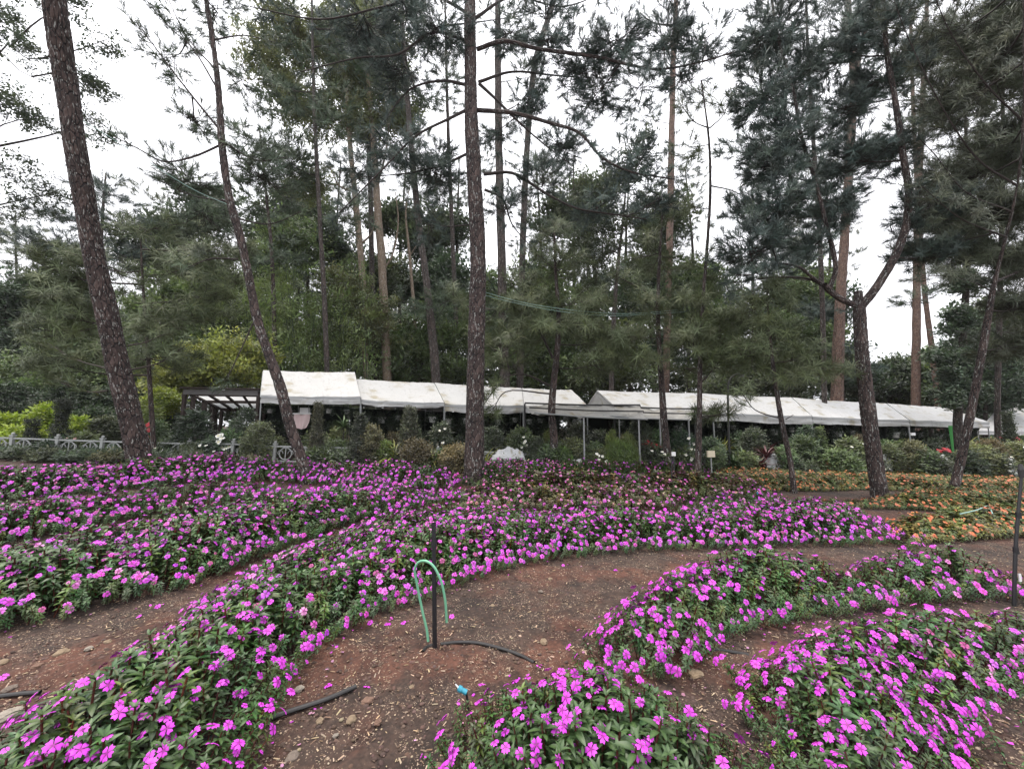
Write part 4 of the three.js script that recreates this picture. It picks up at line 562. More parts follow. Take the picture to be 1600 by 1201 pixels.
// ---------------------------------------------------------------- tents
const fold = (u, a) => a * Math.sin(u);
function tent(label, o) {      // fl, fr: front eave ends; rl, rr: ridge ends, as [px, py, depth]; drop: valance
  srand(o.seed); const T = thing('canopy_tent', label, 'tent', 'white market tents in a row');
  const A = at(...o.fl), B = at(...o.fr), C = at(...o.rl), D = at(...o.rr), back = (P, R) => V(2 * R.x - P.x, P.y, 2 * R.z - P.z), A2 = o.bl ? at(...o.bl) : back(A, C), B2 = o.br ? at(...o.br) : back(B, D);
  const grid = (p00, p10, p01, p11, nu, nv, bend) => { const a = new Acc(); const w = p00.distanceTo(p10), h = p00.distanceTo(p01); for (let j = 0; j <= nv; j++) for (let i = 0; i <= nu; i++) { const u = i / nu, v = j / nv, p = p00.clone().lerp(p10, u).lerp(p01.clone().lerp(p11, u), v); bend(p, u, v); a.vert(p.x, p.y, p.z, (u * w + o.seed * 0.37) / 3.1, (v * h + o.seed * 0.21) / 3.1); } for (let j = 0; j < nv; j++) for (let i = 0; i < nu; i++) { const k = j * (nu + 1) + i; a.quad(k, k + 1, k + nu + 2, k + nu + 1); } return a.build(); };
  const s1 = rr(0, 9), sag = o.sag ?? 0.06;
  const roofBend = (p, u, v) => { const m = Math.sin(Math.PI * u) * (0.35 + 0.65 * Math.sin(Math.PI * v)); p.y -= sag * m; p.y += 0.014 * N3(u * 9 + s1, v * 3, 2) + 0.016 * N3(u * 16 + v * 5 + s1, v * 4, 5) + 0.03 * (1 - v) * N3(u * 4 + s1, 1, 3); };
  const roof = part('roof', grid(A, B, C, D, 40, 14, roofBend), M.tarp, T);
  part('roof', grid(A2, B2, C, D, 16, 8, roofBend), M.tarp, T);
  const dropV = V(0, -o.drop, 0), skirt = (P, Q, out) => grid(P.clone().add(dropV), Q.clone().add(dropV), P, Q, 48, 5, (p, u, v) => { const m = Math.sin(Math.PI * u); p.y -= sag * 0.35 * m; p.y += 0.014 * N3(u * 9 + s1, 0, 2) + 0.03 * N3(u * 4 + s1, 1, 3); p.y += (1 - v) * (0.05 * N3(u * 3 + s1, 4, 1) + 0.025 * N3(u * 9 + s1, 2, 8)); const k = (1 - v) * (0.05 * N3(u * 6 + s1, v * 2, 3) + 0.03 * N3(u * 15 + s1, v * 3, 7)) + 0.012 * Math.sin(v * 9 + u * 5); p.addScaledVector(out, k); });
  const front = V(B.z - A.z, 0, A.x - B.x).normalize(); if (front.z < 0) front.negate();
  part('valance', skirt(A, B, front), M.tarp, T);
  if (o.endL) { part('gable', grid(A, A2, C, C, 14, 10, (p, u, v) => { p.addScaledVector(front.clone().cross(V(0, 1, 0)), 0.03 * N3(u * 8, v * 3, s1)); }), M.tarp, T); part('valance', skirt(A2, A, V(-1, 0, 0)), M.tarp, T); }
  if (o.endR) { part('gable', grid(B, B2, D, D, 14, 10, (p, u, v) => { p.addScaledVector(front.clone().cross(V(0, 1, 0)), 0.03 * N3(u * 8, v * 3, s1)); }), M.tarp, T); part('valance', skirt(B, B2, V(1, 0, 0)), M.tarp, T); }
  for (const P of [A, B, A2, B2]) { const a = new Acc(), q = P.clone().addScaledVector(front, -0.05); a.tube([V(q.x, groundAt(q.x, q.z) - 0.05, q.z), V(q.x, q.y - 0.03, q.z)], [0.02, 0.02], 8, 1); part('pole', a.build(), M.pole, T); }
  const f = new Acc(), low = V(0, -0.06, 0); f.bar(A.clone().add(low), B.clone().add(low), 0.03); f.bar(A2.clone().add(low), B2.clone().add(low), 0.03); f.bar(C.clone().add(low), D.clone().add(low), 0.03); f.bar(A.clone().add(low), C.clone().add(low), 0.025); f.bar(B.clone().add(low), D.clone().add(low), 0.025); part('roof_frame', f.build(), M.pole, T);
  const gA = groundAt(A2.x, A2.z), gB = groundAt(B2.x, B2.z), inn = 0.06;
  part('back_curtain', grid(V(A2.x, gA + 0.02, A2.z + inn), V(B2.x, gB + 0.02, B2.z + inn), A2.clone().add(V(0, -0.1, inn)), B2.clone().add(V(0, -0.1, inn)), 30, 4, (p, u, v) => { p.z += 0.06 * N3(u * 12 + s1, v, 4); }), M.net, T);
  return { T, A, B, C, D, A2, B2, front };
}
const tents = [
  tent('tall white tent at the end of the row, beside the timber pergola', { seed: 1, fl: [407, 617, 12], fr: [563, 619, 12.4], rl: [411, 578, 13.9], rr: [554, 581, 14.3], drop: 0.24, sag: 0.1, endL: 1 }),
  tent('white tent with brown stains between the tall tent and the third', { seed: 2, fl: [564, 624, 12.5], fr: [694, 629, 12.9], rl: [557, 592, 14.5], rr: [678, 598, 14.9], drop: 0.17 }),
  tent('white tent behind the straight middle trunk', { seed: 3, fl: [695, 631, 12.95], fr: [818, 633, 13.3], rl: [679, 598, 14.9], rr: [815, 606, 15.3], drop: 0.26 }),
  tent('white tent ending in a gable at the gap between the two rows', { seed: 4, fl: [819, 634, 13.35], fr: [918, 633, 13.6], rl: [816, 606, 15.35], rr: [893, 609, 15.6], drop: 0.24, endR: 1 }),
  tent('white tent with its creased gable facing the gap between the rows', { seed: 5, fl: [968, 640, 13.8], fr: [1115, 643, 14.4], rl: [933, 610, 15.9], rr: [1085, 614, 16.5], drop: 0.2, endL: 1 }),
  tent('white tent behind the spindly pine and the small pine', { seed: 6, fl: [1116, 644, 14.4], fr: [1269, 650, 15], rl: [1086, 614, 16.5], rr: [1237, 621, 17.1], drop: 0.3 }),
  tent('white tent behind the forked pine', { seed: 7, fl: [1270, 650, 15], fr: [1421, 656, 15.6], rl: [1238, 621, 17.1], rr: [1385, 630, 17.7], drop: 0.26, sag: 0.08 }),
  tent('white tent at the end of the long row with a sloping end', { seed: 8, fl: [1422, 656, 15.6], fr: [1546, 659, 16.1], rl: [1386, 630, 17.7], rr: [1478, 636, 18.1], drop: 0.24, endR: 1 }),
  tent('wide white tent at the right edge of the photo', { seed: 9, fl: [1530, 672, 18.5], fr: [1720, 676, 19], rl: [1560, 637, 21], rr: [1700, 640, 21.5], drop: 0.2, endL: 1 }),
  tent('greyish tent roof peeping above the one at the right edge', { seed: 10, fl: [1570, 645, 24], fr: [1730, 645, 24], rl: [1600, 626, 26], rr: [1720, 626, 26], drop: 0.2, endL: 1 }),
];
// timber pergola with white roof sheets
{
  const T = thing('timber_pergola', 'weathered timber pergola with white roof sheets beside the tall tent', 'pergola'), d0 = 12.6, d1 = 15.6;
  const fl = at(287, 612, d0), fr = at(403, 614, d0), bl = at(345, 640, d1), br = at(412, 640, d1);
  const beam = (n, a, b, w, h, m) => { const acc = new Acc(); acc.bar(a, b, w, h); part(n, acc.build(), m, T); };
  beam('fascia_board', fl, fr, 0.16, 0.05, M.wood); beam('fascia_board', fl.clone().add(V(-0.05, 0.13, 0)), fr.clone().add(V(0.1, 0.12, 0)), 0.05, 0.25, M.woodDark);
  beam('beam', bl, br, 0.12, 0.06, M.woodDark); beam('beam', fl.clone().lerp(bl, 0.5), fr.clone().lerp(br, 0.5), 0.1, 0.06, M.woodDark); beam('beam', fl.clone().lerp(bl, 0.15).add(V(0, 0.01, 0)), fr.clone().lerp(br, 0.15).add(V(0, 0.01, 0)), 0.08, 0.06, M.woodDark);
  for (let k = 0; k <= 4; k++) beam('rafter', fl.clone().lerp(fr, k / 4).add(V(0, 0.02, -0.05)), bl.clone().lerp(br, k / 4).add(V(0, 0.02, 0)), 0.07, 0.07, M.woodDark);
  for (let k = 0; k < 4; k++) { const a = new Acc(), p = (u, v) => { const q = fl.clone().lerp(fr, u).lerp(bl.clone().lerp(br, u), v).add(V(0, 0.07, 0)); return a.vert(q.x, q.y, q.z, u, v); }; a.quad(p(k / 4 + 0.01, 0.05), p(k / 4 + 0.24, 0.05), p(k / 4 + 0.24, 1), p(k / 4 + 0.01, 1)); part('roof_sheet', a.build(), new THREE.MeshPhysicalMaterial({ color: lin(0.92, 0.94, 0.95), roughness: 1, transmission: 0.8, thickness: 0, side: THREE.DoubleSide }), T); }
  for (const p of [fl, fr, bl, br, fl.clone().lerp(bl, 0.5), fl.clone().lerp(bl, 0.2)]) beam('post', V(p.x, groundAt(p.x, p.z) - 0.05, p.z - 0.04), p.clone().add(V(0, 0, -0.04)), 0.09, 0.09, M.woodDark);
}
// sagging lean-to roofs in front of the tent gap
for (const [label, pts, posts] of [
  ['sagging grey tarp lean-to between the white tents, near half', [[820, 632, 12.2], [1000, 634, 12.5], [835, 645, 11.2], [1012, 655, 11.4]], [[912, 650, 11.3], [998, 655, 11.4]]],
  ['sagging grey tarp lean-to behind the curving young pine', [[960, 636, 12.8], [1085, 640, 13.1], [935, 648, 11.7], [1078, 656, 11.9]], [[1031, 655, 11.8], [1076, 656, 11.9]]],
]) {
  const T = thing('tarp_lean_to', label, 'lean-to', 'grey tarp lean-to roofs'), [a, b, c, e] = pts.map(p => at(...p)), g = new Acc();
  for (let j = 0; j <= 8; j++) for (let i = 0; i <= 30; i++) { const u = i / 30, v = j / 8, p = a.clone().lerp(b, u).lerp(c.clone().lerp(e, u), v); p.y -= 0.16 * Math.abs(Math.sin(u * 9.4 + v)) * (0.25 + 0.75 * Math.sin(Math.PI * v)) - 0.07 * N3(u * 9, v * 3, 4) - 0.04 * N3(u * 20, v * 6, 1); g.vert(p.x, p.y, p.z, u, v * 0.4); }
  for (let j = 0; j < 8; j++) for (let i = 0; i < 30; i++) { const k = j * 31 + i; g.quad(k, k + 1, k + 32, k + 31); }
  part('roof', g.build(), M.greyTarp, T);
  const bar = (p, q, r, m) => { const x = new Acc(); x.tube([p, p.clone().lerp(q, 0.5).add(V(0, -0.03, 0)), q], [r, r], 6, 6); part('roof_rail', x.build(), m, T); };
  bar(a.clone().add(V(0, 0.05, 0)), b.clone().add(V(0, 0.03, 0)), 0.03, M.darkPole); bar(c, e, 0.025, M.pole); bar(a.clone().lerp(c, 0.5).add(V(0, 0.03, 0)), b.clone().lerp(e, 0.5).add(V(0, 0.03, 0)), 0.025, M.darkPole);
  for (const p of posts) { const q = at(...p), x = new Acc(); x.tube([V(q.x, groundAt(q.x, q.z) - 0.05, q.z), q], [0.025, 0.025], 8, 1); part('post', x.build(), M.pole, T); }
  for (const q of [a, b]) { const x = new Acc(); x.tube([V(q.x, groundAt(q.x, q.z) - 0.05, q.z), q.clone().add(V(0, 0.03, 0))], [0.025, 0.025], 8, 1); part('post', x.build(), M.darkPole, T); }
}
// green banner and pale cloth
{ const p = at(1482, 665, 15.4), q = at(1501, 665, 15.4), h = 1.0, a = new Acc(); for (let j = 0; j <= 8; j++) for (let i = 0; i <= 8; i++) { const u = i / 8, v = j / 8, r = p.clone().lerp(q, u); a.vert(r.x, r.y - v * h, r.z + 0.03 * Math.sin(u * 7 + v), u, v); } for (let j = 0; j < 8; j++) for (let i = 0; i < 8; i++) { const k = j * 9 + i; a.quad(k, k + 1, k + 10, k + 9); } tag(part('green_banner', a.build(), M.green, scene), 'plain green cloth panel hanging at the last tent bay', 'banner'); }
{ const T = thing('hanging_cloth', 'pale pink cloth hanging from a white rail under the tall tent', 'cloth'), a = new Acc(), p = at(459, 647, 12.6), q = at(484, 647, 12.6); for (let j = 0; j <= 10; j++) for (let i = 0; i <= 10; i++) { const u = i / 10, v = j / 10, r = p.clone().lerp(q, u); const pinch = 1 - 0.45 * v * v; r.x = (p.x + q.x) / 2 + (r.x - (p.x + q.x) / 2) * pinch; a.vert(r.x, r.y - v * 0.48 * (1 - 0.2 * Math.abs(u - 0.5)), r.z + 0.04 * Math.sin(u * 10 + v * 2), u, v); } for (let j = 0; j < 10; j++) for (let i = 0; i < 10; i++) { const k = j * 11 + i; a.quad(k, k + 1, k + 12, k + 11); } part('cloth', a.build(), M.pinkCloth, T); const b = new Acc(); b.bar(at(455, 646, 12.58), at(486, 646, 12.58), 0.035); part('rail', b.build(), M.white, T); const s = new Acc(); s.bar(at(466, 633, 12.7), at(466, 646, 12.6), 0.012); s.bar(at(482, 633, 12.7), at(482, 646, 12.6), 0.012); part('hanger', s.build(), M.pole, T); const w = new Acc(); const c = at(476, 641, 12.7); w.box(c.x, c.y, c.z, 0.32, 0.17, 0.02); part('card', w.build(), M.white, T); }

// ---------------------------------------------------------------- white ornamental fence
{
  srand(333); const fenceAt = (px) => { const t = (px - 0) / 1600; return 10.9 + 2.2 * t; };
  const W = 1.15; let p = at(-60, 720, fenceAt(-60)); const dir = at(1400, 720, fenceAt(1400)).sub(at(0, 720, fenceAt(0))).setY(0).normalize();
  const H = 0.52, mk = () => {
    const g = new THREE.Group(), add = (n, a) => part(n, a.build(), M.fence, g);
    const post = new Acc(); post.box(0, H / 2, 0, 0.07, H + 0.06, 0.07); post.box(0, H + 0.05, 0, 0.1, 0.04, 0.1); post.geo(new THREE.SphereGeometry(0.04, 10, 8).translate(0, H + 0.1, 0)); add('post', post);
    const r1 = new Acc(); r1.box(W / 2, H - 0.02, 0, W - 0.07, 0.04, 0.045); add('rail', r1); const r2 = new Acc(); r2.box(W / 2, 0.09, 0, W - 0.07, 0.04, 0.045); add('rail', r2);
    for (const x of [0.3, 0.85]) { const ring = new Acc(); ring.geo(new THREE.TorusGeometry(0.165, 0.016, 6, 28).translate(x, 0.3, 0)); add('ring', ring); for (const s of [-1, 1]) { const sc = new Acc(); const P = []; for (let k = 0; k <= 10; k++) { const t = k / 10 * 4.4, r = 0.03 + 0.09 * (1 - k / 10); P.push(V(x + s * (0.16 - r * Math.cos(t) * 0.8), 0.3 + r * Math.sin(t), 0.004)); } sc.tube(P, [0.012, 0.01], 5, 20); add('scroll', sc); } const bar = new Acc(); bar.box(x, 0.3, 0, 0.022, 0.4, 0.02); add('baluster', bar); }
    return g;
  };
  const proto = mk();
  for (let k = 0; k < 22; k++) {
    const q = p.clone().addScaledVector(dir, k * W), c = k ? proto.clone() : proto; c.name = numbered('fence_panel'); scene.add(c);
    c.position.set(q.x, groundAt(q.x, q.z) + 0.02, q.z); c.rotation.y = Math.atan2(-dir.z, dir.x);
    const q2 = q.clone().addScaledVector(dir, W); c.rotation.z = Math.atan2(groundAt(q2.x, q2.z) - groundAt(q.x, q.z), W); c.rotation.order = 'YZX';
    tag(c, `white ornamental fence panel with ring scrolls, ${ORD[k]} from the left edge`, 'fence', 'white ornamental fence behind the flower beds');
  }
}

// ---------------------------------------------------------------- nursery plants between fence and tents
const shrubs = [];
function lathe(pts, seg = 14) { return new THREE.LatheGeometry(pts.map(p => new THREE.Vector2(...p)), seg); }
const potGeo = lathe([[0.001, 0], [0.105, 0], [0.135, 0.2], [0.155, 0.2], [0.155, 0.245], [0.135, 0.245], [0.125, 0.215], [0.001, 0.21]]);
const strapGeo = (seed, n, len, w, col) => { srand(seed); const a = new Acc(); for (let k = 0; k < n; k++) { const sh = rr(0.7, 1.2); addLeaf(a, mat4(V(0, 0, 0), euler(0, rr(0, 6.28), 0).multiply(new THREE.Quaternion().setFromAxisAngle(V(1, 0, 0), -rr(0.1, 1.1)))), len * rr(0.6, 1.1), w, col.map(c => c * sh), col.map(c => c * sh * 1.2), rr(0.3, 0.9), 0.4); } return a.build(); };
const KINDS = {
  cypress: { name: 'cypress_shrub', adj: 'dark conical cypress', cat: 'shrub', geo: sprayTiny, color: [0.06, 0.075, 0.04], shape: 'cone', dens: 260, s: 1.1 },
  topiary: { name: 'topiary_shrub', adj: 'clipped dark column topiary', cat: 'topiary', geo: sprayTiny, color: [0.022, 0.034, 0.02], shape: 'column', dens: 330, s: 1.0 },
  golden: { name: 'golden_shrub', adj: 'bright yellow green leafy shrub', cat: 'shrub', geo: sprayBush, color: GREEN.golden, shape: 'ball', dens: 90, s: 1 },
  bush: { name: 'leafy_bush', adj: 'mid green leafy bush', cat: 'bush', geo: sprayBush, color: [0.11, 0.155, 0.06], shape: 'ball', dens: 95, s: 1 },
  darkbush: { name: 'dark_bush', adj: 'dark green rounded bush', cat: 'bush', geo: sprayBush, color: [0.06, 0.088, 0.045], shape: 'ball', dens: 95, s: 1 },
  olive: { name: 'olive_shrub', adj: 'olive brown twiggy shrub', cat: 'shrub', geo: sprayTiny, color: [0.12, 0.12, 0.055], shape: 'ball', dens: 160, s: 1.15 },
  thuja: { name: 'feathery_conifer', adj: 'feathery yellow green upright conifer', cat: 'conifer', geo: sprayFeather, color: [0.13, 0.19, 0.04], shape: 'flame', dens: 260, s: 1.1 },
  cordyline: { name: 'cordyline', adj: 'spiky dark red strap leafed plant', cat: 'plant', strap: strapGeo(601, 40, 0.55, 0.05, [0.12, 0.035, 0.04]) },
  grassy: { name: 'strap_plant', adj: 'yellow green strap leafed plant', cat: 'plant', strap: strapGeo(602, 46, 0.6, 0.045, [0.22, 0.23, 0.06]) },
  greenstrap: { name: 'strap_plant', adj: 'green strap leafed plant', cat: 'plant', strap: strapGeo(603, 42, 0.6, 0.06, [0.06, 0.1, 0.035]) },
  bromeliad: { name: 'bromeliad', adj: 'cream and red rosette plant', cat: 'plant', strap: strapGeo(604, 26, 0.4, 0.09, [0.42, 0.24, 0.15]) },
};
const twigGeo = (() => { const a = new Acc(); a.tube([V(0, -0.02, 0), V(0.01, 0.4, 0.01), V(0, 0.9, 0)], [0.014, 0.01, 0.005], 5, 4); a.tube([V(0, 0.2, 0), V(0.15, 0.6, 0.05)], [0.008, 0.004], 4, 2); a.tube([V(0, 0.25, 0), V(-0.14, 0.65, -0.05)], [0.008, 0.004], 4, 2); return a.build(); })();
function shrub(kind, px, pyTop, w, d, o = {}) {
  const K = KINDS[kind], top = at(px, pyTop, d), base = V(top.x, groundAt(top.x, top.z), top.z), h = Math.max(0.25, top.y - base.y), r = w * d / F / 2;
  srand(px * 31 + pyTop * 7); const plain = !!o.color || kind === 'golden', tone = plain ? 1 : rr(0.7, 1.55), warm = plain ? 0.85 : rr(0.8, 1.25), bloomy = !o.blooms && d < 13 && rnd() < 0.3 && /bush/.test(kind) ? 5 : 0; const T = thing(K.name, '', K.cat, `nursery plants: ${K.adj}`); T.position.copy(base);
  if (K.strap) {
    const st = o.stem ?? Math.max(0.12, h - 0.5), stem = part('stem', twigGeo, M.barkPine, T); stem.scale.set(2, st / 0.9, 2);
    const m = part('leaf_rosette', K.strap, M.leaf, T, V(0, st - 0.05, 0)); const s = Math.max(0.5, Math.min(1.3, r / 0.4)); m.scale.set(s, s * 1.1, s); m.rotation.y = rnd() * 6;
    const p = part('pot', potGeo, o.pot ?? M.blackPot, T); p.scale.setScalar(1);
  } else {
    const list = [], y0 = o.lift ?? 0.04, H = h - y0, n = Math.round(clamp(K.dens * (r * 2) * H * 1.6 + 30, 40, 900));
    for (let k = 0; k < n; k++) {
      const v = rnd(), a = rr(0, 6.28); let rad;
      if (K.shape === 'cone') rad = r * (1.02 - v) * (0.75 + 0.35 * N3(a, v * 6, px)); else if (K.shape === 'column') rad = r * (v < 0.45 ? 1 : 0.62) * (0.85 + 0.2 * Math.sin(v * 16)); else if (K.shape === 'flame') rad = r * Math.pow(Math.sin(Math.PI * (0.12 + 0.83 * v)), 0.8) * (0.6 + 0.5 * Math.abs(Math.sin(a * 2 + px))); else rad = r * Math.sqrt(Math.max(0.05, 1 - Math.pow(2 * v - 0.85, 2) * 0.75)) * (0.85 + 0.35 * N3(Math.cos(a) * 1.5 + px, v * 3, Math.sin(a) * 1.5));
      const q = rad * Math.sqrt(rr(0.35, 1)); list.push({ m: mat4(V(Math.cos(a) * q, y0 + v * H * (K.shape === 'flame' ? 0.75 + 0.25 * Math.abs(Math.sin(a * 2 + px)) : 1), Math.sin(a) * q), K.shape === 'flame' ? euler(rr(-0.3, 0.3), rr(0, 6.28), rr(-0.3, 0.3)) : turn(), K.s * rr(0.7, 1.25) * clamp(r / 0.35, 0.75, 1.35)), c: varied((o.color ?? K.color).map((x, q) => x * tone * (q === 0 ? warm : 1)), 0.32) });
    }
    instanced('foliage', K.geo, M.broad, T, list, 'stuff'); const st = part('stem', twigGeo, M.barkPine, T); st.scale.set(1.3, H * 0.8, 1.3);
    for (let k = 0; k < (o.blooms ?? bloomy); k++) { const a = rr(-0.9, 0.9), f = part('bloom', o.bloomGeo ?? whiteFlower, M.petal, T, V(Math.sin(a) * r * rr(0.5, 1), y0 + H * rr(0.45, 0.98), Math.cos(a) * r * rr(0.7, 1.05))); f.scale.setScalar(o.bloomSize ?? 0.045); f.rotation.set(rr(0.5, 1.3), rr(-0.5, 0.5), 0); }
  }
  shrubs.push({ T, px, kind, K, note: o.note }); return T;
}
const SH = [ // kind, px, top y, width px, depth, options
  ['golden', 15, 652, 70, 12.2], ['golden', 72, 634, 56, 12.6], ['golden', 40, 668, 50, 11.8], ['golden', 122, 656, 46, 12.4], ['golden', 255, 610, 52, 14, { lift: 1.3, color: [0.26, 0.28, 0.03], note: 'tall-stemmed, above the pergola end' }], ['golden', 240, 640, 36, 13, { color: [0.18, 0.2, 0.04] }],
  ['topiary', 99, 624, 30, 11.6], ['topiary', 52, 655, 26, 11.5], ['darkbush', 20, 700, 70, 11.3], ['darkbush', 90, 690, 50, 11.2], ['darkbush', 165, 655, 46, 12.6], ['darkbush', 160, 700, 44, 11.3], ['bush', 130, 680, 44, 11.7, { blooms: 3, bloomGeo: pinkRose, note: 'with pale pink blooms' }], ['darkbush', 175, 715, 56, 10.9],
  ['bush', 246, 660, 40, 11.8, { blooms: 3, bloomGeo: redFlower, bloomSize: 0.09, note: 'with red and white blooms' }], ['darkbush', 262, 690, 48, 11.4], ['bush', 235, 705, 30, 11.2], ['darkbush', 305, 648, 50, 11.6], ['darkbush', 335, 690, 48, 11.4], ['olive', 300, 695, 40, 11.2], ['bush', 362, 676, 44, 11.6, { blooms: 9, bloomSize: 0.085, note: 'with large white blooms' }], ['darkbush', 385, 640, 36, 12], ['olive', 405, 665, 50, 11.4], ['darkbush', 372, 655, 30, 12.3], ['bush', 432, 685, 34, 12, { blooms: 4, note: 'with small white blooms beside the slim trunk' }],
  ['cypress', 497, 632, 34, 11.5], ['greenstrap', 538, 640, 34, 12], ['bush', 525, 690, 40, 11.7], ['cypress', 562, 650, 44, 11.3], ['olive', 580, 668, 44, 11.4], ['bush', 528, 670, 34, 12.2], ['grassy', 618, 690, 50, 11.5], ['golden', 603, 690, 26, 11.4, { color: [0.17, 0.22, 0.04] }], ['cypress', 641, 640, 52, 11.4], ['olive', 650, 690, 56, 11.1], ['grassy', 672, 694, 40, 11.4], ['greenstrap', 665, 705, 36, 11], ['bromeliad', 698, 688, 34, 11.9], ['bromeliad', 716, 680, 30, 12.2], ['olive', 712, 700, 54, 11.2], ['darkbush', 690, 665, 40, 12.2],
  ['darkbush', 770, 670, 40, 12.3], ['bush', 815, 672, 44, 12.3], ['darkbush', 840, 688, 40, 11.9], ['bush', 862, 700, 56, 11.6], ['thuja', 856, 672, 16, 11.9], ['bush', 895, 690, 46, 11.8], ['thuja', 876, 700, 40, 11.5], ['darkbush', 905, 665, 40, 12.4], ['bush', 928, 695, 40, 11.8],
  ['thuja', 957, 672, 26, 11.7], ['thuja', 982, 676, 28, 11.7], ['thuja', 968, 692, 50, 11.5], ['bush', 935, 705, 34, 11.5], ['darkbush', 1003, 690, 38, 12], ['darkbush', 1000, 655, 40, 12.6], ['bush', 1030, 700, 46, 11.8], ['darkbush', 1065, 680, 50, 12.2], ['bush', 1070, 700, 40, 11.9], ['darkbush', 1112, 690, 44, 12.6],
  ['bush', 1118, 700, 30, 12], ['greenstrap', 1145, 700, 40, 12], ['greenstrap', 1160, 690, 34, 12.4], ['cordyline', 1196, 688, 44, 12.3], ['cordyline', 1186, 705, 44, 12], ['darkbush', 1176, 672, 40, 13.4], ['bush', 1225, 700, 36, 12.2], ['bush', 1255, 685, 40, 12.6], ['cordyline', 1262, 702, 30, 12.3, { stem: 0.3 }], ['bromeliad', 1291, 703, 32, 12.2], ['darkbush', 1265, 722, 24, 11.9], ['bush', 1325, 690, 50, 12.4], ['bush', 1310, 708, 60, 12.1], ['darkbush', 1258, 668, 40, 13.4], ['bush', 1280, 668, 20, 13.2, { color: [0.16, 0.19, 0.06] }],
  ['bush', 1392, 695, 36, 12.6], ['golden', 1405, 690, 26, 12.8, { color: [0.16, 0.19, 0.06] }], ['olive', 1425, 692, 44, 12.6], ['greenstrap', 1428, 680, 30, 13.4], ['bush', 1445, 708, 44, 12.3], ['darkbush', 1468, 715, 36, 12.1], ['bush', 1530, 700, 60, 12.6], ['olive', 1545, 690, 44, 12.9], ['darkbush', 1515, 708, 40, 12.4], ['bush', 1590, 695, 50, 12.8], ['cypress', 1574, 648, 34, 14], ['darkbush', 1560, 712, 36, 12.4], ['cordyline', 1578, 692, 24, 13],
];
for (const [k, px, y, w, d, o] of SH) shrub(k, px, y, w, d, o);
// hedging plants in the dark behind the golden shrubs
for (const [px, y, w, d] of [[10, 600, 110, 15], [110, 596, 90, 15], [190, 606, 90, 15.5], [255, 620, 60, 15], [150, 640, 60, 13.6], [205, 645, 50, 13.4]]) shrub('darkbush', px, y, w, d, { color: [0.05, 0.07, 0.032] });
{ const kinds = ['bush', 'darkbush', 'olive', 'bush', 'greenstrap', 'darkbush', 'bush', 'grassy']; let k = 0; for (let px = 500; px < 1620; px += 33) { srand(px); if (Math.abs(px - 741) < 16) continue; shrub(kinds[k++ % 8], px + rr(-8, 8), 704 + (px - 500) * 0.014 + rr(-4, 6), rr(38, 56), 11.35 + (px - 500) * 0.0014 + rr(-0.1, 0.3)); } }
for (const [px, y, w] of [[-10, 722, 44], [28, 716, 40], [72, 722, 46], [120, 714, 50], [165, 722, 44], [250, 716, 50], [300, 718, 54], [345, 716, 50], [395, 718, 40]]) shrub(px % 2 ? 'olive' : 'darkbush', px, y, w, 10.6);
{ const kinds = ['bush', 'greenstrap', 'darkbush', 'olive', 'bush', 'bromeliad', 'darkbush', 'grassy', 'bush', 'cordyline']; let k = 0; for (let px = 500; px < 1620; px += 37) { srand(px * 3 + 1); if (Math.abs(px - 741) < 18) continue; const u = (px - 407) / 1139; shrub(kinds[k++ % 10], px + rr(-9, 9), 674 + 16 * u + rr(-7, 9), rr(28, 46), 12 + 3.4 * u + rr(0.1, 0.5), rnd() < 0.5 ? { pot: M.whitePot } : {}); } }
const MARKS = [['left edge', -40], ['thick leaning trunk', 215], ['pergola', 345], ['slim leaning trunk', 470], ['middle trunk', 741], ['young fluffy pine', 865], ['curving young pine', 1042], ['spindly pine', 1092], ['small crooked pine', 1238], ['forked pine', 1370], ['outward leaning pine', 1494]];
{
  const by = {}; for (const s of shrubs) { const mk = MARKS.reduce((a, b) => b[1] <= s.px ? b : a, MARKS[0]); (by[s.K.adj + '|' + mk[0]] ??= []).push(s); }
  for (const key in by) by[key].sort((a, b) => a.px - b.px).forEach((s, i) => { const [adj, mark] = key.split('|'); s.T.userData.label = s.note ? `${adj} ${s.note}` : by[key].length > 1 ? `${adj}, ${ORD[i]} to the right of the ${mark}` : `${adj} behind the fence, right of the ${mark}`; });
}
// red poinsettias, loose
function poinsettia(label, px, py, d, n) { srand(px); const T = thing('poinsettia', label, 'plant', 'red poinsettias'), p = at(px, py, d), g = groundAt(p.x, p.z); T.position.set(p.x, g, p.z); const h = p.y - g; part('pot', potGeo, M.terracotta, T); const st = part('stem', twigGeo, M.barkPine, T); st.scale.set(1, h, 1); for (let k = 0; k < n; k++) { const f = part('bract', redFlower, M.petal, T, V(gauss() * 0.22, h + gauss() * 0.09, gauss() * 0.15)); f.scale.setScalar(rr(0.06, 0.085)); f.rotation.set(rr(0, 1), rr(0, 6), 0); } const l = []; for (let k = 0; k < 40; k++) l.push({ m: mat4(V(gauss() * 0.2, rr(0.25, h - 0.08), gauss() * 0.15), turn(), rr(0.6, 1)), c: varied([0.04, 0.07, 0.03]) }); instanced('foliage', sprayBush, M.broad, T, l, 'stuff'); }
poinsettia('red poinsettia left of the curving young pine trunk', 1010, 692, 12, 9); poinsettia('red poinsettia close to the curving young pine trunk', 1022, 698, 11.9, 8); poinsettia('red poinsettia in front of the green cloth panel', 1474, 703, 12.8, 4); poinsettia('red poinsettia under the leaf shade at the right edge tent', 1582, 684, 14, 6);
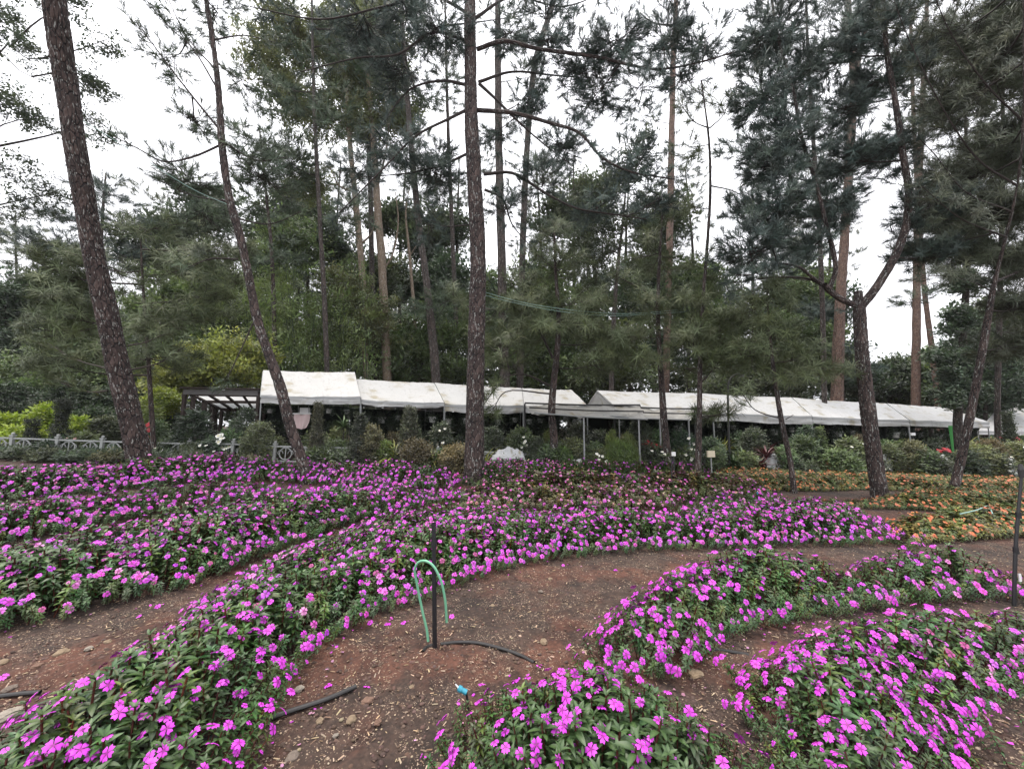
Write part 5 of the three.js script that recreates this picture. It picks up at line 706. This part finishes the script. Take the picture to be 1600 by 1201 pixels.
// draped white sheets over stock
function sheet(label, px, py, w, h, d, mat = M.sheet) {
  srand(px * 3); const c = at(px, py, d), g = groundAt(c.x, c.z), W = w * 1.5 * d / F, H = clamp(c.y - g, 0.15, 0.9), a = new Acc(), n = 26, s = rr(0, 9);
  for (let j = 0; j <= n; j++) for (let i = 0; i <= n; i++) { const u = i / n * 2 - 1, v = j / n * 2 - 1, r = Math.max(Math.abs(u), Math.abs(v)); const y = H * (1 - smooth(0.1, 1, Math.hypot(u, v) * 0.9 + 0.3 * N3(u * 2 + s, v * 2, 1))) - 0.3 * H * Math.abs(N3(u * 2.6 + s, v * 2.6, 2)) - 0.16 * Math.hypot(u, v) * Math.abs(Math.sin(Math.atan2(v, u) * 4 + s + 1.5 * N3(u * 2, v * 2, s))) + 0.13 * N3(u * 5 + s, v * 5, 3) + 0.06 * N3(u * 12 + s, v * 12, 3); a.vert(c.x + u * W / 2 * (1 + 0.06 * N3(u * 6, v * 6, s)), g + Math.max(0.01, y), c.z + v * W * 0.35, u, v); }
  for (let j = 0; j < n; j++) for (let i = 0; i < n; i++) { const k = j * (n + 1) + i; a.quad(k, k + 1, k + n + 2, k + n + 1); }
  tag(part('draped_sheet', a.build(), mat, scene), label, 'sheet', 'white sheets draped over nursery stock');
}
sheet('white plastic sheet draped over stock just right of the middle trunk', 793, 699, 66, 30, 11.6); sheet('crumpled greyish sheet behind the fence left of the feathery conifers', 900, 717, 46, 12, 11.4, M.tarp); sheet('white sheet peeping between feathery conifer and poinsettias', 1006, 709, 22, 14, 12.3); sheet('white sheet behind the spiky dark red plants', 1205, 708, 56, 14, 12.4); sheet('white sheet below the green cloth panel', 1462, 704, 70, 12, 12.9); sheet('white sheet at the foot of the forked pine, on its right', 1382, 708, 20, 12, 12.6); sheet('small white sheet at the far right near the fence', 1576, 710, 22, 8, 12.5);
// benches with potted plants inside the tents
{
  let bi = 0;
  const potted = (() => { const g = new THREE.Group(); part('pot', potGeo, M.blackPot, g); srand(77); const l = []; for (let k = 0; k < 34; k++) l.push({ m: mat4(V(gauss() * 0.16, 0.25 + rr(0, 0.4), gauss() * 0.16), turn(), rr(0.7, 1.1)), c: varied([0.05, 0.075, 0.035]) }); instanced('foliage', sprayBush, M.broad, g, l, 'stuff'); return g; })();
  const hanging = (() => { const g = new THREE.Group(); const p = part('pot', potGeo, M.whitePot, g); p.scale.set(0.8, 0.7, 0.8); srand(78); const l = []; for (let k = 0; k < 30; k++) l.push({ m: mat4(V(gauss() * 0.14, 0.12 + gauss() * 0.14, gauss() * 0.14), turn(), rr(0.6, 1)), c: varied([0.05, 0.08, 0.04]) }); instanced('foliage', sprayBush, M.broad, g, l, 'stuff'); for (let k = 0; k < 3; k++) { const w = new Acc(), a = k * 2.1; w.tube([V(Math.cos(a) * 0.11, 0.16, Math.sin(a) * 0.11), V(0, 0.5, 0)], [0.004, 0.004], 4, 1); part('hanger', w.build(), M.darkPole, g); } return g; })();
  const where = ['tall end tent', 'stained second tent', 'tent behind the middle trunk', 'tent at the row gap', 'tent with the creased gable', 'tent behind the spindly pine', 'tent behind the forked pine', 'last tent of the long row'];
  let first = true, first2 = true;
  for (let k = 0; k < 8; k++) {
    const t = tents[k], back = (u, v) => t.A.clone().lerp(t.B, u).lerp(t.A2.clone().lerp(t.B2, u), v);
    srand(4000 + k); const T = thing('plant_bench', `low timber plant bench in the shade of the ${where[k]}`, 'bench', 'benches inside the tents');
    const a = back(0.06, 0.3), b = back(0.94, 0.3), ga = groundAt(a.x, a.z), gb = groundAt(b.x, b.z), hh = 0.55; const top = new Acc(); top.bar(V(a.x, ga + hh, a.z), V(b.x, gb + hh, b.z), 0.05, 0.6); part('bench_top', top.build(), M.woodDark, T);
    for (const u of [0.02, 0.5, 0.98]) { const q = a.clone().lerp(b, u), g = groundAt(q.x, q.z), l = new Acc(); l.box(q.x, g + hh / 2 - 0.02, q.z, 0.06, hh, 0.4); part('leg', l.build(), M.woodDark, T); }
    for (let j = 0; j < 6; j++) { const u = 0.08 + 0.84 * j / 5, q = a.clone().lerp(b, u), g = first ? potted : potted.clone(); first = false; g.name = numbered('potted_plant'); scene.add(g); g.position.set(q.x, ga + (gb - ga) * u + hh + 0.026, q.z + rr(-0.1, 0.1)); g.rotation.y = rr(0, 6); const s = rr(0.75, 1.25); g.scale.set(s, s * rr(0.9, 1.5), s); tag(g, `potted plant on bench in ${where[k]}, ${ORD[j]} from left`, 'potted plant', 'potted plants on the benches'); }
    for (let j = 0; j < 5; j++) { const u = 0.1 + 0.8 * j / 4, q = back(u, 0.12 + 0.2 * rnd()), g = first2 ? hanging : hanging.clone(); first2 = false; g.name = numbered('hanging_basket'); scene.add(g); const s = rr(0.8, 1.3), ey = t.A.y + (t.B.y - t.A.y) * u; g.position.set(q.x, ey - 0.1 - 0.5 * s, q.z); g.rotation.y = rr(0, 6); g.scale.setScalar(s); tag(g, `hanging white basket in ${where[k]}, ${ORD[j]} from left`, 'hanging basket', 'hanging baskets under the tent eaves'); }
  }
}
// small signs and lights along the fence
function smallSign(name, label, px, py0, py1, w, h, d, mat) { const p = at(px, py0, d), g = groundAt(p.x, p.z), T = thing(name, label, 'sign', 'small markers by the fence'), a = new Acc(), b = new Acc(); a.box(p.x, p.y, p.z, w, h, 0.06); part('board', a.build(), mat, T); b.tube([V(p.x, g - 0.02, p.z - 0.01), V(p.x, p.y - h / 2, p.z - 0.01)], [0.018, 0.018], 6, 1); part('stake', b.build(), mat === M.cream ? M.fence : M.darkPole, T); }
smallSign('marker_box', 'cream box on a white post beside the spindly pine', 1111, 709, 730, 0.2, 0.17, 10.9, M.cream);
smallSign('plant_label', 'small white plant label above the thin black stake', 1052.5, 709, 720, 0.09, 0.1, 10.2, M.white);
for (const [l, px, py, d] of [['white plant label right of the cypress at the tall tent', 513, 705, 11.4], ['white plant label above the white fence left of the black stake', 529, 708, 11.6], ['white plant label low by the fence near the black stake', 526, 690, 11.9], ['white plant label under the last tent bay', 1427, 678, 14.6]]) smallSign('plant_label', l, px, py, 0, 0.13, 0.1, d, M.white);

// ---------------------------------------------------------------- stakes, pipes, hoses in the garden
function pipe(name, label, cat, pts, r, mat, lift = 0, group) { const a = new Acc(), P = pts.map(([x, y, h]) => { const g = gpt(x, y, h ?? 0); return V(g.x, g.y + r * 0.7 + lift, g.z); }); a.tube(P, [r, r], 10, (pts.length - 1) * 10); return tag(part(name, a.build(), mat, scene), label, cat, group); }
{
  const base = gpt(680, 1013), T = thing('irrigation_stake', 'black irrigation stake standing on the soil path with green hose looped over it', 'stake'), top = at(677.5, 818, -base.z), a = new Acc();
  a.tube([V(base.x, base.y - 0.1, base.z), V(top.x, top.y, top.z)], [0.016, 0.015], 12, 8); part('pole', a.build(), M.black, T);
  const b = new Acc(); const jn = at(678, 848, -base.z); b.tube([V(jn.x, jn.y - 0.03, jn.z), V(jn.x, jn.y + 0.03, jn.z)], [0.02, 0.02], 12, 1); part('joint', b.build(), M.black, T);
  const c = new Acc(), e = new THREE.Vector3(top.x, top.y + 0.006, top.z); c.tube([V(e.x, e.y - 0.02, e.z), e], [0.018, 0.018], 12, 1); part('cap', c.build(), M.black, T);
  const d = -base.z, H = new Acc(); H.tube([at(669, 1002, d + 0.02), at(667, 985, d + 0.03), at(660, 955, d + 0.04), at(652, 915, d + 0.04), at(648, 890, d + 0.03), at(653, 879, d + 0.02), at(664, 876, d - 0.01), at(676, 883, d - 0.026), at(688, 905, d - 0.03), at(695, 935, d - 0.02), at(698, 972, d)], [0.0085, 0.0085], 10, 80);
  tag(part('green_hose', H.build(), M.hose, scene), 'translucent green hose looped over the black irrigation stake', 'hose');
  pipe('feeder_pipe', 'short black feeder pipe at the foot of the irrigation stake', 'pipe', [[660, 1020], [668, 1012], [676, 1010]], 0.011, M.blackPipe, 0, 'black irrigation pipes on the soil');
}
pipe('irrigation_pipe', 'black pipe curving from the irrigation stake into the nearest clump', 'pipe', [[688, 1009], [715, 1006], [745, 1007], [780, 1015], [812, 1026], [835, 1038]], 0.011, M.blackPipe, 0.004, 'black irrigation pipes on the soil');
pipe('irrigation_pipe', 'straight black pipe end coming out of the sweeping bed onto soil', 'pipe', [[290, 1172], [380, 1142], [450, 1118], [510, 1098], [556, 1078]], 0.013, M.blackPipe, 0.01, 'black irrigation pipes on the soil');
pipe('irrigation_pipe', 'black pipe lying at the left edge of the photo', 'pipe', [[-60, 1098], [0, 1091], [35, 1087], [62, 1085]], 0.012, M.blackPipe, 0.004, 'black irrigation pipes on the soil');
pipe('irrigation_pipe', 'black pipe crossing the dark gap between the two right beds', 'pipe', [[1060, 1020], [1100, 1016], [1130, 1019], [1170, 1026]], 0.011, M.blackPipe, 0.004, 'black irrigation pipes on the soil');
pipe('thin_hose', 'thin pale hose lying among the orange flowers', 'hose', [[1500, 806, 0.3], [1525, 800, 0.33], [1545, 793, 0.33], [1552, 806, 0.3]], 0.008, M.wire, 0.02);
{
  const base = gpt(1582, 948), d = -base.z, T = thing('irrigation_riser', 'tall black irrigation riser with small white tag at the right edge', 'riser'), a = new Acc(); a.tube([V(base.x, base.y - 0.1, base.z), at(1588, 850, d), at(1597, 740, d)], [0.014, 0.013, 0.01], 12, 10); part('pole', a.build(), M.black, T);
  for (const [x, y] of [[1588, 860], [1592, 805]]) { const b = new Acc(), p = at(x, y, d); b.tube([V(p.x, p.y - 0.025, p.z), V(p.x, p.y + 0.025, p.z)], [0.019, 0.019], 12, 1); part('joint', b.build(), M.black, T); }
  const h = new Acc(), p = at(1597, 740, d); h.geo(new THREE.CylinderGeometry(0.025, 0.018, 0.07, 12).translate(p.x, p.y, p.z)); h.geo(new THREE.CylinderGeometry(0.012, 0.02, 0.05, 12).translate(p.x, p.y + 0.06, p.z)); part('sprinkler_head', h.build(), M.darkPole, T);
  const w = new Acc(), q = at(1593, 902, d); w.box(q.x, q.y, q.z + 0.005, 0.022, 0.065, 0.008); part('tag', w.build(), M.white, T);
}
for (const [label, x0, y0, x1, y1, r, head] of [['thin black sprinkler stake between fence bed and pink flowers', 1048, 778, 1050, 716, 0.014, 0], ['short black stake in front of the ornamental fence by the slim trunk', 551, 748, 552, 714, 0.014, 0], ['small sprinkler stake with blue green head among short purple bed', 1185, 805, 1184, 772, 0.01, 1]]) {
  const b = gpt(x0, y0), d = -b.z, T = thing('sprinkler_stake', label, 'stake', 'sprinkler stakes in the beds'), a = new Acc(), t = at(x1, y1, d); a.tube([V(b.x, b.y - 0.05, b.z), t], [r, r * 0.9], 8, 2); part('pole', a.build(), M.black, T);
  const c = new Acc(); c.geo(new THREE.CylinderGeometry(r * 1.5, r, 0.04, 10).translate(t.x, t.y + 0.02, t.z)); part('nozzle', c.build(), head ? M.blue : M.black, T);
}
{ const b = gpt(722, 1078, 0.1), T = thing('blue_valve', 'small blue plastic valve beside the nearest flower clump', 'valve'); const a = new Acc(); a.geo(new THREE.CylinderGeometry(0.011, 0.014, 0.05, 12).rotateZ(1.1).translate(b.x, b.y, b.z)); a.geo(new THREE.CylinderGeometry(0.016, 0.016, 0.016, 12).rotateZ(1.1).translate(b.x - 0.012, b.y + 0.006, b.z)); part('body', a.build(), M.blue, T); const c = new Acc(); c.tube([V(b.x - 0.02, b.y + 0.012, b.z), V(b.x - 0.036, b.y + 0.03, b.z)], [0.005, 0.003], 8, 2); part('nozzle', c.build(), M.white, T); const s = new Acc(); s.tube([V(b.x + 0.02, b.y - 0.006, b.z), V(b.x + 0.03, b.y - 0.06, b.z), V(b.x + 0.035, b.y - 0.13, b.z)], [0.006, 0.006], 8, 4); part('stake', s.build(), M.black, T); }
{ const T = thing('lamp_post', 'thin black lamp post with curved arm between spindly and small pines', 'lamp post'), d = 12, b = at(1138, 700, d), a = new Acc(); a.tube([V(b.x, groundAt(b.x, b.z) - 0.1, b.z), at(1138, 640, d), at(1138, 605, d), at(1141, 592, d), at(1150, 585, d), at(1160, 584, d)], [0.035, 0.03, 0.025, 0.018], 10, 24); part('pole', a.build(), M.darkPole, T); const c = new Acc(), p = at(1160, 585, d); c.geo(new THREE.CylinderGeometry(0.03, 0.06, 0.09, 12).translate(p.x, p.y - 0.03, p.z)); part('lamp_head', c.build(), M.darkPole, T); }
// wires strung between the trunks
for (const [label, P] of [['pale green wire sagging from the middle trunk to the curving pine', [[735, 455, 9.4], [800, 472, 9.9], [880, 487, 10.4], [960, 493, 11], [1070, 487, 11.4]]], ['second green wire sagging just above the first one', [[735, 450, 9.4], [820, 473, 10], [900, 485, 10.5], [980, 490, 11], [1060, 484, 11.4]]], ['thin wire running from the thick leaning trunk to the slim trunk', [[85, 165, 7], [140, 195, 7.2], [220, 245, 7.8], [300, 295, 8.4], [362, 322, 8.7]]]]) { const a = new Acc(); a.tube(P.map(p => at(...p)), [0.006, 0.006], 5, 30); tag(part('wire', a.build(), M.wire, scene), label, 'wire', 'wires strung between trees'); }

// ---------------------------------------------------------------- things lying on the soil
const stoneGeos = [1, 2, 3].map(s => { const g = new THREE.IcosahedronGeometry(1, 2), p = g.attributes.position; for (let k = 0; k < p.count; k++) { const v = V(p.getX(k), p.getY(k), p.getZ(k)), q = 1 + 0.3 * N3(v.x * 1.3 + s * 5, v.y * 1.3, v.z * 1.3) + 0.1 * N3(v.x * 4, v.y * 4 + s, v.z * 4); p.setXYZ(k, v.x * q, v.y * q * 0.55, v.z * q * 0.8); } g.computeVertexNormals(); return g; });
for (const [label, px, py, w, m] of [
  ['flat cream stone on the soil left of the sweeping bed', 95, 1022, 18, 0], ['pale stone at the left edge of the soil', 4, 1036, 14, 0], ['small rounded grey stone left of the sweeping bed', 138, 1014, 10, 1], ['flat pale stone slab at the left edge by the black pipe', 10, 1122, 30, 1], ['tan stone beside the left black pipe', 14, 1078, 16, 3], ['reddish flat stone on the left soil', 58, 1042, 14, 2], ['pale pebble on the left soil, nearest the sweeping bed', 168, 1004, 11, 0],
  ['white stone beside the sweeping bed above the straight pipe', 467, 1078, 14, 1], ['tan stone just below the straight pipe end', 499, 1128, 13, 0], ['brown flat stone right of the straight pipe end', 574, 1097, 18, 2], ['reddish upright stone in the middle of the path', 590, 1130, 13, 2], ['cream pebble in the path below the stake', 643, 1075, 10, 0], ['flat tan stone in the middle of the path', 549, 1126, 16, 0], ['large brown stone at the bottom of the path', 457, 1186, 22, 3], ['small white pebble on the path near the bottom', 524, 1150, 9, 1], ['big orange stone at the foot of the nearest clump', 738, 1194, 30, 0], ['orange stone left of the big orange one', 686, 1200, 16, 0], ['rough orange stone in the dark gap between near beds', 1088, 1056, 22, 0], ['tan stone on the corner soil', 1527, 1117, 10, 0], ['pale stone on the path far behind the stake', 860, 905, 7, 0], ['tan stone on the path behind the stake', 770, 947, 8, 0], ['brown stone on the path right of the hose', 845, 925, 8, 3], ['tan stone on the path beside the curving pipe', 850, 1004, 13, 0],
]) { srand(px * 11 + py); const p = gpt(px, py), s = w * -p.z / F / 2, me = part('stone', stoneGeos[Math.floor(rnd() * 3)], M.stone[m], scene, V(p.x, p.y + s * 0.2, p.z)); me.scale.setScalar(s); me.rotation.y = rr(0, 6.28); tag(me, label, 'stone', 'stones on the soil'); }
{
  srand(9191); const pebble = [], chips = [], petals = [], pebGeo = new THREE.IcosahedronGeometry(1, 1); pebGeo.scale(1, 0.6, 0.8);
  const chipGeo = (() => { const a = new Acc(); a.vert(-1, 0, -0.22); a.vert(1, 0.05, -0.18); a.vert(0.95, 0.0, 0.2); a.vert(-0.9, 0.1, 0.24); a.vert(0, 0.22, 0); a.tri(0, 4, 1); a.tri(1, 4, 2); a.tri(2, 4, 3); a.tri(3, 4, 0); return a.build(); })();
  const inBed = (x, z) => allBeds.some(b => { const r = polyInfo(b, x, z); return r[0] && r[1] > 0.12; });
  for (let k = 0; k < 40000; k++) {
    const d = 1.1 + 6.5 * Math.pow(rnd(), 1.5), x = rr(-1.38, 1.38) * d, z = -d; if (inBed(x, z)) continue;
    const g = groundAt(x, z), s = rnd();
    const cl = 0.014 * N3(x * 4.5, 1.7, z * 4.5) * smooth(9, 4, Math.hypot(x, z)) + 0.004;
    if (s < 0.34) pebble.push({ m: new THREE.Matrix4().compose(V(x, g + cl, z), euler(0, rr(0, 6), 0), V(1, 1, 1).multiplyScalar(rnd() < 0.08 ? rr(0.006, 0.013) : rr(0.0025, 0.006))), c: rnd() < 0.5 ? varied([0.3, 0.23, 0.16], 0.4) : varied([0.12, 0.08, 0.06], 0.4) });
    else if (s < 0.6) chips.push({ m: mat4(V(x, g + cl + 0.002, z), euler(rr(-0.3, 0.3), rr(0, 6.28), rr(-0.3, 0.3)), rr(0.005, 0.018)), c: rnd() < 0.55 ? varied([0.32, 0.24, 0.16], 0.4) : varied([0.13, 0.085, 0.055], 0.4) });
    else if (s < 0.95) pebble.push({ m: mat4(V(x, g + cl - 0.003, z), turn(), rr(0.004, 0.016)), c: varied([0.075, 0.045, 0.034], 0.4) });
  }
  const petalGeo = (() => { const a = new Acc(); a.vert(0, 0, -1); a.vert(0.8, 0.15, -0.2); a.vert(0.55, 0.1, 0.8); a.vert(-0.55, 0.05, 0.85); a.vert(-0.8, 0.2, -0.2); a.tri(0, 4, 1); a.tri(4, 2, 1); a.tri(4, 3, 2); return a.build(); })();
  for (let k = 0; k < 9000 && petals.length < 520; k++) { const d = 1.3 + 5 * Math.pow(rnd(), 1.4), x = rr(-1.35, 1.35) * d, z = -d; let near = 9, ins = false; for (const b of allBeds) { const r = polyInfo(b, x, z); if (r[0]) ins = true; near = Math.min(near, r[1]); } if (ins || near > 0.3 * rnd() + 0.03) continue; petals.push({ m: mat4(V(x, groundAt(x, z) + 0.012, z), euler(rr(-0.4, 0.4), rr(0, 6.28), rr(-0.4, 0.4)), rr(0.006, 0.013)), c: rnd() < 0.6 ? varied([0.5, 0.05, 0.48], 0.35) : varied([0.4, 0.2, 0.3], 0.4) }); }
  const pm = new THREE.MeshStandardMaterial({ color: 0xffffff, roughness: 0.9, side: THREE.DoubleSide });
  tag(instanced('gravel', pebGeo, pm, scene, pebble, 'stuff'), 'small pebbles and crumbs of soil on the paths', 'gravel', null, 'stuff');
  tag(instanced('petal_litter', petalGeo, pm, scene, petals, 'stuff'), 'fallen magenta petals scattered along the edges of the beds', 'petals', null, 'stuff');
  tag(instanced('wood_chip_litter', chipGeo, pm, scene, chips, 'stuff'), 'dry pine litter and chips strewn on the soil', 'litter', null, 'stuff');
  for (const [label, px, py] of [['fallen magenta flower on the soil left of the hose foot', 630, 975], ['fallen magenta flower beside the sweeping bed, left of the green hose', 605, 977], ['fallen flower close under the sweeping bed edge', 578, 975], ['fallen flower left of the black pipe end', 512, 1074], ['fallen flower at the tip of the straight black pipe', 574, 1075], ['fallen flower in the gap left of the sweeping bed', 245, 950], ['fallen flower farther up the left gap', 216, 965], ['fallen flower beside the curled green hose end', 706, 965], ['fallen flower on the path behind the stake', 880, 885], ['fallen flower on the far side of the path', 962, 892], ['fallen flower on the corner soil', 1510, 1050], ['fallen flower lower on the corner soil', 1476, 1139], ['fallen flower at the left edge of the soil', 4, 1060], ['fallen flower near the dark gap pipe', 1092, 1008]]) { srand(px); const p = gpt(px, py), me = part('fallen_flower', purpleGeos[px % 3], M.petal, scene, V(p.x, p.y + 0.012, p.z)); me.scale.setScalar(rr(0.02, 0.03)); me.rotation.set(rr(-0.3, 0.5), rr(0, 6), rr(-0.3, 0.3)); tag(me, label, 'flower', 'fallen flowers on the soil'); }
}
scene.traverse(o => { if (o.isMesh) { o.castShadow = o.receiveShadow = true; } });
let nMesh = 0, nTri = 0, nInst = 0; scene.traverse(o => { if (o.isInstancedMesh) nInst += o.count; else if (o.isMesh) { nMesh++; nTri += (o.geometry.index ? o.geometry.index.count : o.geometry.attributes.position.count) / 3; } });
console.log('meshes', nMesh, 'triangles', Math.round(nTri), 'instances', nInst);
renderer.render(scene, camera);
